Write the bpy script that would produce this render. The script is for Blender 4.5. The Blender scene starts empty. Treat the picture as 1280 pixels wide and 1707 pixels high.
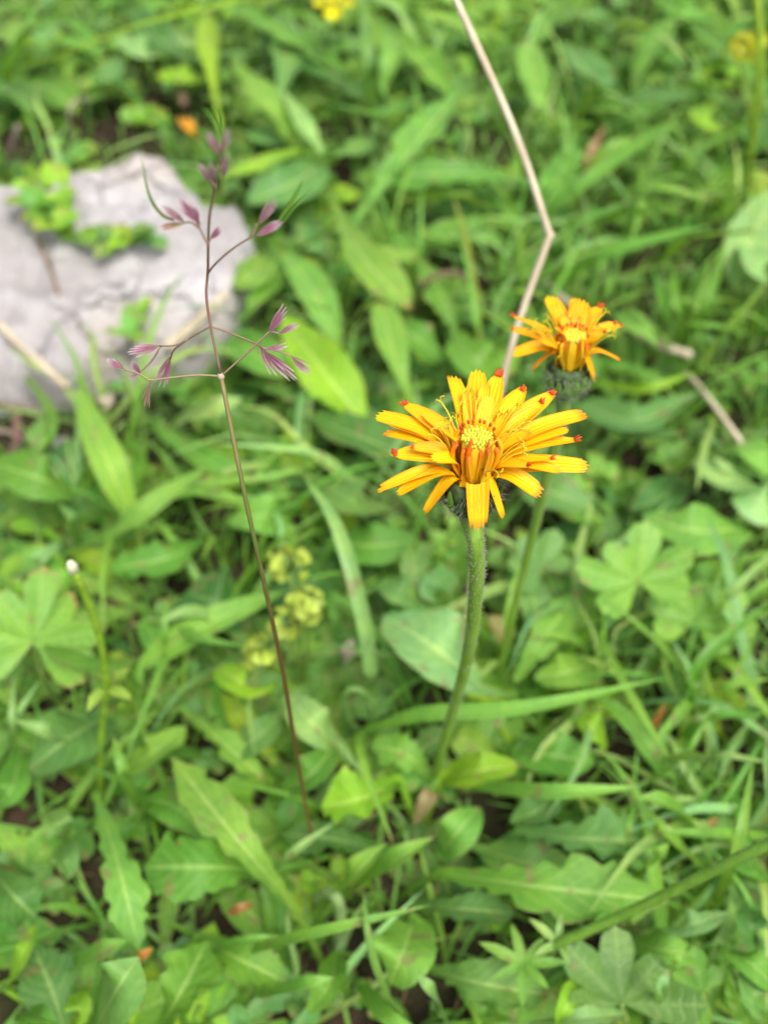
import bpy, math, random
from mathutils import Vector, Matrix, noise
R = math.radians
random.seed(11)
rnd = random.random
def U(a, b): return a + (b - a) * random.random()
SC = bpy.context.scene
COL = SC.collection

# ------------------------------------------------------------------ camera, sky, sun, exposure
CAM_H, PITCH, FPX = 0.29, 50.0, 1712.0
cd = bpy.data.cameras.new('camera'); cam = bpy.data.objects.new('camera', cd); COL.objects.link(cam)
cam.location = (0, 0, CAM_H); cam.rotation_euler = (R(90 - PITCH), 0, 0)
cd.sensor_fit = 'VERTICAL'; cd.sensor_height = 24; cd.sensor_width = 18; cd.lens = 24 * FPX / 1707
cd.clip_start = 0.01; cd.clip_end = 200
cd.dof.use_dof = True; cd.dof.focus_distance = 0.1575; cd.dof.aperture_fstop = 9.6; cd.dof.aperture_blades = 0
SC.camera = cam
SUN_EL, SUN_AZ = 64.0, 215.0          # azimuth measured from +Y towards -X
wd = bpy.data.worlds.new('World'); SC.world = wd; wd.use_nodes = True
nt = wd.node_tree; nt.nodes.clear()
sky = nt.nodes.new('ShaderNodeTexSky'); sky.sky_type = 'NISHITA'; sky.sun_disc = False
sky.sun_elevation = R(SUN_EL); sky.sun_rotation = R(-SUN_AZ); sky.dust_density = 4.0; sky.air_density = 1.0
hs = nt.nodes.new('ShaderNodeHueSaturation'); hs.inputs['Saturation'].default_value = 0.38   # a thin white overcast
bg = nt.nodes.new('ShaderNodeBackground'); bg.inputs['Strength'].default_value = 0.11
wo = nt.nodes.new('ShaderNodeOutputWorld')
nt.links.new(sky.outputs[0], hs.inputs['Color']); nt.links.new(hs.outputs[0], bg.inputs['Color']); nt.links.new(bg.outputs[0], wo.inputs[0])
sl = bpy.data.lights.new('sun', 'SUN'); sl.energy = 1.25; sl.angle = R(24); sl.color = (1, 0.975, 0.94)
so = bpy.data.objects.new('sun', sl); COL.objects.link(so)
so.rotation_euler = Vector((math.sin(R(SUN_AZ)) * math.cos(R(SUN_EL)), -math.cos(R(SUN_AZ)) * math.cos(R(SUN_EL)), -math.sin(R(SUN_EL)))).to_track_quat('-Z', 'Y').to_euler()
SC.view_settings.view_transform = 'Standard'; SC.view_settings.look = 'None'
SC.view_settings.exposure = 1.2; SC.view_settings.gamma = 1.0
SC.render.engine = 'CYCLES'
SC.cycles.use_denoising = True; SC.cycles.caustics_reflective = False; SC.cycles.caustics_refractive = False
SC.cycles.max_bounces = 5; SC.cycles.transmission_bounces = 3; SC.cycles.diffuse_bounces = 3; SC.cycles.glossy_bounces = 2
SC.cycles.sample_clamp_indirect = 6

# ------------------------------------------------------------------ photograph pixel -> place in the meadow
cp, sp = math.cos(R(PITCH)), math.sin(R(PITCH))
C0 = Vector((0, 0, CAM_H)); AX = Vector((0, cp, -sp)); UPV = Vector((0, sp, cp)); RT = Vector((1, 0, 0))
def ray(x, y): return AX + RT * ((x - 640) / FPX) + UPV * ((853.5 - y) / FPX)
def at_depth(x, y, d): return C0 + ray(x, y) * d
def at_z(x, y, z):
    r = ray(x, y); return C0 + r * ((z - CAM_H) / r.z)
def depth_of(p): return (p - C0).dot(AX)

# ------------------------------------------------------------------ materials
def newmat(name):
    m = bpy.data.materials.new(name); m.use_nodes = True; m.node_tree.nodes.clear(); return m
class NT:
    def __init__(s, m): s.t = m.node_tree
    def n(s, kind, **kw):
        nd = s.t.nodes.new('ShaderNode' + kind)
        for k, v in kw.items():
            if k in nd.inputs: nd.inputs[k].default_value = v
            else: setattr(nd, k, v)
        return nd
    def l(s, a, b): s.t.links.new(a, b)
    def math(s, op, a, b=None, c=None):
        nd = s.t.nodes.new('ShaderNodeMath'); nd.operation = op
        for i, v in enumerate((a, b, c)):
            if v is None: continue
            if hasattr(v, 'links'): s.l(v, nd.inputs[i])
            else: nd.inputs[i].default_value = v
        return nd.outputs[0]
    def mix(s, f, a, b, mode='MIX'):
        nd = s.t.nodes.new('ShaderNodeMix'); nd.data_type = 'RGBA'; nd.blend_type = mode
        for i, v in ((0, f), (6, a), (7, b)):
            if hasattr(v, 'links'): s.l(v, nd.inputs[i])
            else: nd.inputs[i].default_value = v if i == 0 else (*v, 1)
        return nd.outputs[2]
    def ramp(s, f, lo, hi):
        nd = s.t.nodes.new('ShaderNodeMapRange'); nd.interpolation_type = 'SMOOTHSTEP'
        s.l(f, nd.inputs[0]); nd.inputs[1].default_value = lo; nd.inputs[2].default_value = hi; return nd.outputs[0]
    def noise(s, vec, scale, detail=3.0, rough=0.55):
        nd = s.n('TexNoise', Scale=scale, Detail=detail, Roughness=rough)
        if vec is not None: s.l(vec, nd.inputs['Vector'])
        return nd.outputs[0]
    def out(s, col, rough=0.5, spec=0.4, trans=0.0, tcol=None, bump=None, bstr=0.3, bdist=0.0003, sheen=0.0):
        p = s.n('BsdfPrincipled')
        if hasattr(col, 'links'): s.l(col, p.inputs['Base Color'])
        else: p.inputs['Base Color'].default_value = (*col, 1)
        if hasattr(rough, 'links'): s.l(rough, p.inputs['Roughness'])
        else: p.inputs['Roughness'].default_value = rough
        p.inputs['Specular IOR Level'].default_value = spec
        if sheen: p.inputs['Sheen Weight'].default_value = sheen
        o = s.n('OutputMaterial'); sh = p.outputs[0]
        if bump is not None:
            b = s.n('Bump', Strength=bstr, Distance=bdist); s.l(bump, b.inputs['Height']); s.l(b.outputs[0], p.inputs['Normal'])
        if trans:
            t = s.n('BsdfTranslucent')
            c = tcol if tcol is not None else col
            if hasattr(c, 'links'): s.l(c, t.inputs[0])
            else: t.inputs[0].default_value = (*c, 1)
            mx = s.n('MixShader', Fac=trans); s.l(sh, mx.inputs[1]); s.l(t.outputs[0], mx.inputs[2]); sh = mx.outputs[0]
        s.l(sh, o.inputs[0])

def mat_leaf(name, rib=1.0, nveins=9.0, spots=0.0, rough=0.46, trans=0.24):
    m = newmat(name); s = NT(m)
    oi = s.n('ObjectInfo'); uv = s.n('UVMap'); sep = s.n('SeparateXYZ'); s.l(uv.outputs[0], sep.inputs[0])
    tc = s.n('TexCoord')
    u = s.math('ABSOLUTE', s.math('SUBTRACT', sep.outputs[0], 0.5)); v = sep.outputs[1]
    n1 = s.noise(tc.outputs['Object'], 90, 2); n2 = s.noise(tc.outputs['Object'], 420, 1)
    col = s.mix(s.ramp(n1, 0.3, 0.72), oi.outputs['Color'], s.mix(1.0, oi.outputs['Color'], (1.28, 1.15, 0.9), 'MULTIPLY'))
    col = s.mix(s.math('MULTIPLY', s.ramp(n2, 0.35, 0.75), 0.35), col, s.mix(1.0, col, (0.6, 0.68, 0.6), 'MULTIPLY'))
    ang = s.math('MULTIPLY', s.math('SUBTRACT', s.math('MULTIPLY', v, nveins), s.math('MULTIPLY', u, nveins * 0.45)), 6.283)
    vein = s.math('POWER', s.math('ADD', s.math('MULTIPLY', s.math('SINE', ang), 0.5), 0.5), 9.0)
    pale = s.mix(0.4, s.mix(1.0, col, (1.8, 1.5, 1.5), 'MULTIPLY'), (0.34, 0.45, 0.16))
    if nveins: col = s.mix(s.math('MULTIPLY', vein, 0.32), col, pale)
    ribf = s.math('MULTIPLY', s.math('SUBTRACT', 1.0, s.ramp(u, 0.012, 0.055)), rib)
    col = s.mix(ribf, col, pale)
    # some leaves are withered at the tip or spotted
    wr = s.math('MULTIPLY', s.ramp(s.math('ADD', v, s.math('MULTIPLY', n1, 0.25)), 1.04, 1.15), s.ramp(oi.outputs['Random'], 0.55, 0.75))
    col = s.mix(wr, col, (0.33, 0.2, 0.07))
    col = s.mix(s.math('MULTIPLY', s.math('MULTIPLY', s.ramp(u, 0.43, 0.5), s.ramp(n1, 0.42, 0.6)), s.math('MULTIPLY', s.ramp(oi.outputs['Random'], 0.25, 0.6), 0.6)), col, (0.30, 0.23, 0.09))
    n3 = s.noise(tc.outputs['Object'], 160, 1)
    col = s.mix(s.math('MULTIPLY', s.ramp(n3, 0.66, 0.70), 0.55 + spots), col, (0.24, 0.17, 0.07))
    tcol = s.mix(1.0, col, (1.35, 1.35, 0.65), 'MULTIPLY')
    hgt = s.math('ADD', s.math('MULTIPLY', vein, -0.5), s.math('ADD', n2, s.math('MULTIPLY', ribf, -0.8)))
    s.out(col, rough=s.math('ADD', rough, s.math('MULTIPLY', n1, 0.2)), spec=0.42, trans=trans, tcol=tcol, bump=hgt, bstr=0.6, bdist=0.0005)
    return m
def mat_simple(name, c1, c2, scale=200, rough=0.6, trans=0.0, spec=0.3, stretch=None, bstr=0.4, bdist=0.0002):
    m = newmat(name); s = NT(m); tc = s.n('TexCoord'); vec = tc.outputs['Object']
    if stretch:
        mp = s.n('Mapping'); mp.inputs['Scale'].default_value = stretch; s.l(vec, mp.inputs['Vector']); vec = mp.outputs[0]
    n = s.noise(vec, scale, 4); col = s.mix(s.ramp(n, 0.3, 0.7), c1, c2)
    s.out(col, rough=rough, trans=trans, spec=spec, bump=n, bstr=bstr, bdist=bdist); return m
def mat_tinted(name, rough=0.55, trans=0.0, scale=150, spec=0.35):
    m = newmat(name); s = NT(m); oi = s.n('ObjectInfo'); tc = s.n('TexCoord')
    n = s.noise(tc.outputs['Object'], scale, 4)
    col = s.mix(s.ramp(n, 0.3, 0.7), oi.outputs['Color'], s.mix(1.0, oi.outputs['Color'], (0.55, 0.6, 0.5), 'MULTIPLY'))
    s.out(col, rough=rough, trans=trans, spec=spec, bump=n, bstr=0.4, bdist=0.0003); return m
def mat_petal(name):
    # ligule: yellow blade with fine lengthwise nerves, deeper orange towards the margins and the toothed end
    m = newmat(name); s = NT(m); oi = s.n('ObjectInfo'); uv = s.n('UVMap'); sep = s.n('SeparateXYZ'); s.l(uv.outputs[0], sep.inputs[0])
    tc = s.n('TexCoord'); u = s.math('ABSOLUTE', s.math('SUBTRACT', sep.outputs[0], 0.5)); v = sep.outputs[1]
    geo = s.n('NewGeometry')
    n = s.noise(tc.outputs['Object'], 260, 3)
    col = s.mix(s.ramp(v, 0.15, 0.95), (0.95, 0.60, 0.003), (0.95, 0.55, 0.003))
    col = s.mix(s.math('MULTIPLY', s.ramp(n, 0.35, 0.7), 0.5), col, (0.97, 0.69, 0.005))
    col = s.mix(s.math('MULTIPLY', s.ramp(u, 0.36, 0.5), 0.6), col, (0.84, 0.26, 0.004))
    nerve = s.math('POWER', s.math('ADD', s.math('MULTIPLY', s.math('COSINE', s.math('MULTIPLY', u, 34.0)), 0.5), 0.5), 6.0)
    col = s.mix(s.math('MULTIPLY', nerve, s.math('MULTIPLY', n, 0.8)), col, (0.80, 0.32, 0.003))
    col = s.mix(s.math('MULTIPLY', geo.outputs['Backfacing'], 0.7), col, (0.72, 0.19, 0.01))     # reddish underside
    tip = s.math('MULTIPLY', s.ramp(v, 0.93, 1.0), s.ramp(oi.outputs['Random'], 0.2, 0.8))
    col = s.mix(s.math('MULTIPLY', tip, 0.7), col, (0.75, 0.16, 0.01))
    col = s.mix(1.0, col, oi.outputs['Color'], 'MULTIPLY')
    s.out(col, rough=0.5, spec=0.3, trans=0.22, tcol=s.mix(1.0, col, (1.0, 0.9, 0.7), 'MULTIPLY'), bump=nerve, bstr=-0.7, bdist=0.00012)
    return m
def mat_gradient(name, stops, rough=0.5, trans=0.1, nscale=300):
    m = newmat(name); s = NT(m); uv = s.n('UVMap'); sep = s.n('SeparateXYZ'); s.l(uv.outputs[0], sep.inputs[0]); tc = s.n('TexCoord')
    n = s.noise(tc.outputs['Object'], nscale, 3)
    f = s.math('ADD', sep.outputs[1], s.math('MULTIPLY', s.math('SUBTRACT', n, 0.5), 0.25))
    cr = s.n('ValToRGB'); e = cr.color_ramp.elements
    e[0].position, e[0].color = stops[0][0], (*stops[0][1], 1); e[1].position, e[1].color = stops[-1][0], (*stops[-1][1], 1)
    for p, c in stops[1:-1]:
        q = e.new(p); q.color = (*c, 1)
    s.l(f, cr.inputs[0]); s.out(cr.outputs[0], rough=rough, trans=trans, spec=0.35, bump=n, bstr=0.4, bdist=0.0001); return m

M = {}
M['leaf'] = mat_leaf('leaf_green')
M['round'] = mat_leaf('leaf_small', rib=0.5, nveins=6.0, rough=0.4)
M['blade'] = mat_leaf('grass_blade', rib=0.7, nveins=0.0, rough=0.38, trans=0.3)
M['petal'] = mat_petal('ray_floret')
M['ptip'] = mat_simple('ray_tip_red', (0.62, 0.10, 0.012), (0.42, 0.035, 0.01), 900, 0.45, 0.1)
M['floret'] = mat_gradient('inner_floret', [(0, (0.85, 0.5, 0.01)), (0.38, (0.90, 0.42, 0.006)), (0.68, (0.84, 0.20, 0.008)), (1, (0.62, 0.06, 0.01))])
M['floret_y'] = mat_gradient('inner_floret_yellow', [(0, (0.82, 0.52, 0.01)), (0.7, (0.82, 0.5, 0.012)), (1, (0.8, 0.3, 0.01))])
M['disc'] = mat_simple('disc_knob', (0.72, 0.66, 0.05), (0.60, 0.60, 0.05), 1500, 0.5, 0.15)
M['style'] = mat_simple('style_yellow', (0.86, 0.66, 0.02), (0.75, 0.6, 0.04), 700, 0.5, 0.2)
M['bract'] = mat_simple('bract_dark', (0.07, 0.12, 0.035), (0.03, 0.05, 0.018), 900, 0.6)
M['stem'] = mat_simple('stem_green', (0.19, 0.37, 0.03), (0.28, 0.46, 0.06), 500, 0.5, 0.1, stretch=(1, 1, 0.12))
M['stem_dk'] = mat_simple('stem_grey_green', (0.15, 0.30, 0.03), (0.10, 0.22, 0.02), 500, 0.5, 0.05, stretch=(1, 1, 0.12))
M['hair'] = mat_simple('hair_white', (0.55, 0.58, 0.45), (0.4, 0.43, 0.32), 800, 0.6, 0.4)
M['straw'] = mat_simple('dry_straw', (0.62, 0.54, 0.38), (0.46, 0.37, 0.25), 260, 0.6, stretch=(1, 0.2, 0.2), spec=0.25)
M['culm'] = mat_gradient('grass_culm', [(0, (0.20, 0.25, 0.045)), (0.14, (0.20, 0.13, 0.035)), (0.3, (0.13, 0.06, 0.02)), (0.62, (0.11, 0.06, 0.02)), (0.8, (0.12, 0.15, 0.035)), (1, (0.20, 0.16, 0.06))], 0.4, 0.0)
M['rachis'] = mat_simple('panicle_branch', (0.30, 0.24, 0.13), (0.36, 0.17, 0.17), 400, 0.5)
M['glume'] = mat_gradient('glume_purple', [(0, (0.30, 0.24, 0.12)), (0.2, (0.36, 0.16, 0.20)), (0.55, (0.43, 0.19, 0.27)), (0.82, (0.56, 0.38, 0.42)), (1, (0.8, 0.74, 0.7))], 0.4, 0.25)
M['glume_pale'] = mat_gradient('glume_pale', [(0, (0.25, 0.22, 0.11)), (0.4, (0.37, 0.19, 0.22)), (1, (0.6, 0.48, 0.45))], 0.4, 0.3)
M['tint'] = mat_tinted('plant_part')
M['tint_t'] = mat_tinted('plant_part_thin', 0.45, 0.25, 300)
def mat_stone():
    m = newmat('limestone'); s = NT(m); tc = s.n('TexCoord'); v = tc.outputs['Object']
    a = s.noise(v, 24, 5, 0.65); b = s.noise(v, 110, 6, 0.75); c = s.noise(v, 13, 3); d = s.noise(v, 45, 3)
    vo = s.n('TexVoronoi', Scale=38.0); vo.feature = 'DISTANCE_TO_EDGE'
    wv = s.n('VectorMath'); wv.operation = 'ADD'; s.l(v, wv.inputs[0])
    ns = s.n('TexNoise', Scale=60.0); s.l(v, ns.inputs['Vector']); sc = s.n('VectorMath'); sc.operation = 'SCALE'; sc.inputs['Scale'].default_value = 0.03; s.l(ns.outputs[1], sc.inputs[0]); s.l(sc.outputs[0], wv.inputs[1]); s.l(wv.outputs[0], vo.inputs['Vector'])
    crack = s.math('SUBTRACT', 1.0, s.ramp(vo.outputs['Distance'], 0.0, 0.045))
    crack = s.math('MULTIPLY', crack, s.ramp(c, 0.42, 0.6))
    col = s.mix(s.ramp(a, 0.36, 0.64), (0.44, 0.40, 0.385), (0.68, 0.645, 0.635))
    col = s.mix(s.math('MULTIPLY', s.ramp(c, 0.5, 0.7), 0.7), col, (0.52, 0.44, 0.36))
    col = s.mix(s.math('MULTIPLY', s.ramp(d, 0.58, 0.72), 0.6), col, (0.27, 0.245, 0.24))
    col = s.mix(s.math('MULTIPLY', s.ramp(b, 0.6, 0.76), 0.6), col, (0.2, 0.165, 0.13))
    col = s.mix(s.math('MULTIPLY', crack, 0.4), col, (0.10, 0.08, 0.06))
    h = s.math('ADD', s.math('ADD', b, s.math('MULTIPLY', a, 1.5)), s.math('MULTIPLY', crack, -0.8))
    s.out(col, rough=0.92, spec=0.15, bump=h, bstr=1.0, bdist=0.006); return m
M['stone'] = mat_stone()
def mat_soil():
    m = newmat('meadow_soil'); s = NT(m); tc = s.n('TexCoord'); v = tc.outputs['Object']
    a = s.noise(v, 60, 6, 0.65); b = s.noise(v, 300, 4); c = s.noise(v, 9, 2)
    col = s.mix(s.ramp(a, 0.35, 0.7), (0.022, 0.016, 0.010), (0.075, 0.048, 0.032))
    col = s.mix(s.math('MULTIPLY', s.ramp(c, 0.4, 0.6), 0.5), col, (0.035, 0.05, 0.015))
    s.out(col, rough=0.95, spec=0.1, bump=s.math('ADD', a, s.math('MULTIPLY', b, 0.4)), bstr=1.0, bdist=0.004); return m
M['soil'] = mat_soil()

# ------------------------------------------------------------------ object helpers
def obj(name, me, mat=None, parent=None, loc=None, color=None):
    o = bpy.data.objects.new(name, me); COL.objects.link(o)
    if mat is not None and me is not None and not me.materials: me.materials.append(mat)
    if parent is not None: o.parent = parent
    if loc is not None: o.location = loc
    if color is not None: o.color = (*color, 1)
    return o
def tag(o, label, cat, group=None):
    o['label'] = label; o['category'] = cat
    if group: o['group'] = group
    return o
def thing(name, loc, label, cat, group=None):
    o = bpy.data.objects.new(name, None); COL.objects.link(o); o.location = loc; o.empty_display_size = 0.005
    return tag(o, label, cat, group)

class MB:
    """mesh collector with one UV layer"""
    def __init__(s): s.v, s.f, s.uv = [], [], []
    def grid(s, rows, uvs, close=False):
        b = len(s.v); n = len(rows[0])
        for r, q in zip(rows, uvs):
            s.v.extend(r); s.uv.extend(q)
        for i in range(len(rows) - 1):
            for j in range(n if close else n - 1):
                k = (j + 1) % n
                s.f.append((b + i * n + j, b + i * n + k, b + (i + 1) * n + k, b + (i + 1) * n + j))
        return b
    def tube(s, pts, rad, n=6, cap=True, v0=0.0, v1=1.0):
        rows, uvs = [], []
        L = len(pts); ref = None
        for i, p in enumerate(pts):
            t = (pts[min(i + 1, L - 1)] - pts[max(i - 1, 0)]).normalized()
            if ref is None: ref = t.orthogonal().normalized()
            ref = (ref - t * ref.dot(t)).normalized(); b = t.cross(ref)
            r = rad(i / (L - 1)) if callable(rad) else rad
            rows.append([p + (ref * math.cos(2 * math.pi * k / n) + b * math.sin(2 * math.pi * k / n)) * r for k in range(n)])
            uvs.append([(k / n, v0 + (v1 - v0) * i / (L - 1)) for k in range(n)])
        b = s.grid(rows, uvs, True)
        if cap:
            s.f.append(tuple(b + k for k in reversed(range(n)))); e = b + (L - 1) * n; s.f.append(tuple(e + k for k in range(n)))
        return s
    def blob(s, c, ax, r, l, nseg=5, n=6, prof=None):
        """closed lens/egg along ax"""
        pts = [c + ax * (l * i / nseg) for i in range(nseg + 1)]
        f = prof or (lambda t: math.sin(math.pi * (0.06 + 0.88 * t)) ** 0.8)
        return s.tube(pts, lambda t: r * f(t), n)
    def mesh(s, name, origin=None, smooth=True):
        me = bpy.data.meshes.new(name); o = origin or Vector((0, 0, 0))
        me.from_pydata([tuple(p - o) for p in s.v], [], s.f)
        ul = me.uv_layers.new(name='UVMap')
        li = [0] * len(me.loops); me.loops.foreach_get('vertex_index', li)
        flat = []
        for i in li: flat.extend(s.uv[i])
        ul.data.foreach_set('uv', flat)
        if smooth: me.polygons.foreach_set('use_smooth', [True] * len(me.polygons))
        me.update(); return me

def spline(P, n):
    """Catmull-Rom through P"""
    if len(P) == 2: return [P[0].lerp(P[1], i / (n - 1)) for i in range(n)]
    Q = [P[0] * 2 - P[1]] + list(P) + [P[-1] * 2 - P[-2]]
    seg = len(P) - 1; out = []
    for i in range(n):
        t = i / (n - 1) * seg; k = min(int(t), seg - 1); f = t - k
        a, b, c, d = Q[k:k + 4]
        out.append(0.5 * ((2 * b) + (c - a) * f + (2 * a - 5 * b + 4 * c - d) * f * f + (3 * b - a - 3 * c + d) * f ** 3))
    return out

def wprof(kind, t):
    if kind == 'd':   # oblanceolate, tapering long to the base
        return max(0.0, (0.16 + 0.84 * min(1, t / 0.62) ** 1.25) * (1 - max(0, (t - 0.66) / 0.34) ** 1.9))
    if kind == 'o':
        return max(0.0, math.sin(math.pi * (0.05 + 0.95 * t) ** 0.9) ** 0.75) if t < 0.999 else 0.0
    if kind == 's':   # spoon
        return (0.18 + 0.82 * min(1, max(0, (t - 0.1)) / 0.5) ** 1.6) * (1 - max(0, (t - 0.72) / 0.28) ** 2.6)
    if kind == 'g':
        return min(1, 0.7 + t * 1.0) * (1 - max(0, (t - 0.5) / 0.5) ** 1.7)
    if kind == 'r':
        return max(0.0, 1 - abs(2 * t - 1) ** 2.4) ** 0.6
def ribbon(mb, P, W, kind, fold=0.25, teeth=0, tdepth=0.25, ripple=0.08, roll=0.0, nl=None, nw=None, seed=0, up=Vector((0, 0, 1)), petiole=None, pw=0.12):
    """a leaf: centre line P, half width profile, folded and rippled"""
    rg = random.Random(seed)
    nl = nl or (26 if teeth else 14); nw = nw or (2 if kind == 'g' else 4)
    path = spline(P, nl); rows, uvs = [], []
    phs = [rg.uniform(0, 6.28) for _ in range(4)]; tj = [rg.uniform(0.4, 1.2) for _ in range(40)]
    pre = []
    if petiole is not None:
        c = petiole.lerp(P[0], 0.5); c.z = max(c.z, min(petiole.z, P[0].z)) + 0.002
        pre = spline([petiole, c, P[0]], 5)[:-1]
    full = pre + path; npre = len(pre)
    for i, p in enumerate(full):
        tg = (full[min(i + 1, len(full) - 1)] - full[max(i - 1, 0)]).normalized()
        sd = tg.cross(up)
        sd = sd.normalized() if sd.length > 0.05 else tg.cross(Vector((0, 1, 0))).normalized()
        nm = sd.cross(tg).normalized()
        if i >= npre:
            t = (i - npre) / (nl - 1)
            rr = roll + ripple * 2 * math.sin(3.1 * t + phs[3]); w = W * wprof(kind, t)
            if npre: w = max(w, W * pw * (1 - t * 3))
        else:
            t = 0; rr = roll; w = W * pw
        w = max(w, W * 0.012)
        cr, sr = math.cos(rr), math.sin(rr); s2 = sd * cr + nm * sr; n2 = nm * cr - sd * sr
        row, uq = [], []
        for j in range(2 * nw + 1):
            u = j / nw - 1; a = abs(u); ww = w
            if teeth and i >= npre and 0.06 < t < 0.99:
                sgn = 0 if u < 0 else 1
                ph = t * teeth + 0.37 * sgn; k = int(ph); fr = ph - k
                dip = (1 - fr) if fr > 0.25 else fr / 0.25 * 0.75
                ww = w * (1 - tdepth * tj[(k * 2 + sgn) % 40] * (1 - dip) * a ** 1.5)
            h = fold * a * w + ripple * w * (math.sin(9 * t + phs[0] + (u > 0) * 2.1) + 0.6 * math.sin(17 * t + phs[1])) * a * a
            row.append(p + s2 * (u * ww * math.cos(fold * 0.6)) + n2 * h)
            uq.append((0.5 + 0.5 * u, t))
        rows.append(row); uvs.append(uq)
    mb.grid(rows, uvs); return mb

TINT = {'L': (.16, .36, .035), 'M': (.10, .275, .02), 'D': (.055, .175, .02), 'B': (.12, .285, .047), 'Y': (.21, .42, .015),
        'P': (.23, .42, .09), 'G': (.10, .225, .032), 'T': (.46, .34, .19), 'R': (.22, .11, .055), 'O': (.55, .20, .04)}
def tint(k, j=0.12):
    c = TINT[k]; a = U(1 - j, 1 + j); b = U(1 - j, 1 + j)
    k = 1.03 if c[1] > c[0] else 1.0
    return (c[0] * a * b * k, c[1] * a, c[2] * a / b * (1.35 if k > 1 else 1))

# ------------------------------------------------------------------ ground
def ground():
    mb = MB()
    xs = [-30, -8, -2, -0.8] + [-0.5 + i * 0.0125 for i in range(81)] + [0.8, 2, 8, 30]
    ys = [-30, -8, -2, -0.6] + [-0.15 + i * 0.0125 for i in range(89)] + [1.4, 2.5, 8, 30]
    rows = []
    for y in ys:
        rows.append([Vector((x, y, (0.006 * (noise.noise(Vector((x * 14, y * 14, 0)))) + 0.004 * noise.noise(Vector((x * 50, y * 50, 3)))) - 0.006)) for x in xs])
    mb.grid(rows, [[(0, 0)] * len(xs) for _ in ys])
    o = obj('ground', mb.mesh('ground'), M['soil']); o['kind'] = 'structure'
ground()
def gz(x, y): return 0.006 * (noise.noise(Vector((x * 14, y * 14, 0)))) + 0.004 * noise.noise(Vector((x * 50, y * 50, 3))) - 0.006
def on_ground(p, dz=0.0): return Vector((p.x, p.y, gz(p.x, p.y) + dz))

# ------------------------------------------------------------------ the limestone block
STONE_PX = [(-60, 330), (60, 300), (150, 262), (225, 238), (268, 240), (305, 272), (338, 322), (398, 318), (412, 350), (414, 410), (402, 452), (376, 492), (322, 540), (248, 578), (158, 606), (60, 622), (-60, 636)]
ST_Z = 0.030
def stone_top(x, y):
    base = ST_Z + 0.22 * (y - 0.38) - 0.05 * (x + 0.14)
    n = 0.006 * noise.fractal(Vector((x * 22, y * 22, 1.3)), 1.0, 2.0, 4) + 0.003 * noise.noise(Vector((x * 120, y * 120, 7)))
    d, pt = noise.voronoi(Vector((x * 20 + 1.7, y * 26, 2)))
    cell = noise.noise(pt[0] * 3.1)                     # broken facets, each tipped its own way
    f = 0.007 * cell + 0.10 * cell * (x - pt[0].x / 20) + 0.004 * min(0.4, d[1] - d[0])
    return base + n + f
def stone():
    poly = []
    for x, y in STONE_PX:
        p = at_z(x, y, ST_Z)
        for _ in range(5): p = at_z(x, y, ST_Z + 0.22 * (p.y - 0.38))
        poly.append(p)
    poly = [(p.x, p.y) for p in poly]
    def sdist(x, y):
        d, ins = 1e9, False; n = len(poly)
        for i in range(n):
            ax, ay = poly[i]; bx, by = poly[(i + 1) % n]
            ex, ey = bx - ax, by - ay; t = max(0, min(1, ((x - ax) * ex + (y - ay) * ey) / (ex * ex + ey * ey)))
            d = min(d, math.hypot(x - ax - t * ex, y - ay - t * ey))
            if (ay > y) != (by > y) and x < (bx - ax) * (y - ay) / (by - ay) + ax: ins = not ins
        return d if ins else -d
    x0, x1 = min(p[0] for p in poly) - .02, max(p[0] for p in poly) + .02
    y0, y1 = min(p[1] for p in poly) - .02, max(p[1] for p in poly) + .02
    st = 0.0032; nx, ny = int((x1 - x0) / st), int((y1 - y0) / st)
    V, F, keep = [], [], {}
    for j in range(ny + 1):
        for i in range(nx + 1):
            x, y = x0 + i * st, y0 + j * st
            d = sdist(x, y) + 0.004 * noise.noise(Vector((x * 60, y * 60, 0)))
            if d < -0.009: continue
            if d < 0.006: z = stone_top(x, y) - 0.004 * (1 - d / 0.006) ** 2 if d > 0 else stone_top(x, y) - 0.004 + d * 6.5
            else: z = stone_top(x, y)
            keep[(i, j)] = len(V); V.append((x, y, z))
    for (i, j) in keep:
        q = [(i, j), (i + 1, j), (i + 1, j + 1), (i, j + 1)]
        if all(k in keep for k in q): F.append(tuple(keep[k] for k in q))
    me = bpy.data.meshes.new('stone'); me.from_pydata(V, [], F); me.polygons.foreach_set('use_smooth', [True] * len(F)); me.update()
    c = Vector(((x0 + x1) / 2, (y0 + y1) / 2, 0)); me.transform(Matrix.Translation(-c))
    o = obj('stone', me, M['stone'], loc=c)
    tag(o, 'pale grey limestone block half sunk in the meadow turf', 'stone')
    return sdist
SDIST = stone()

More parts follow.
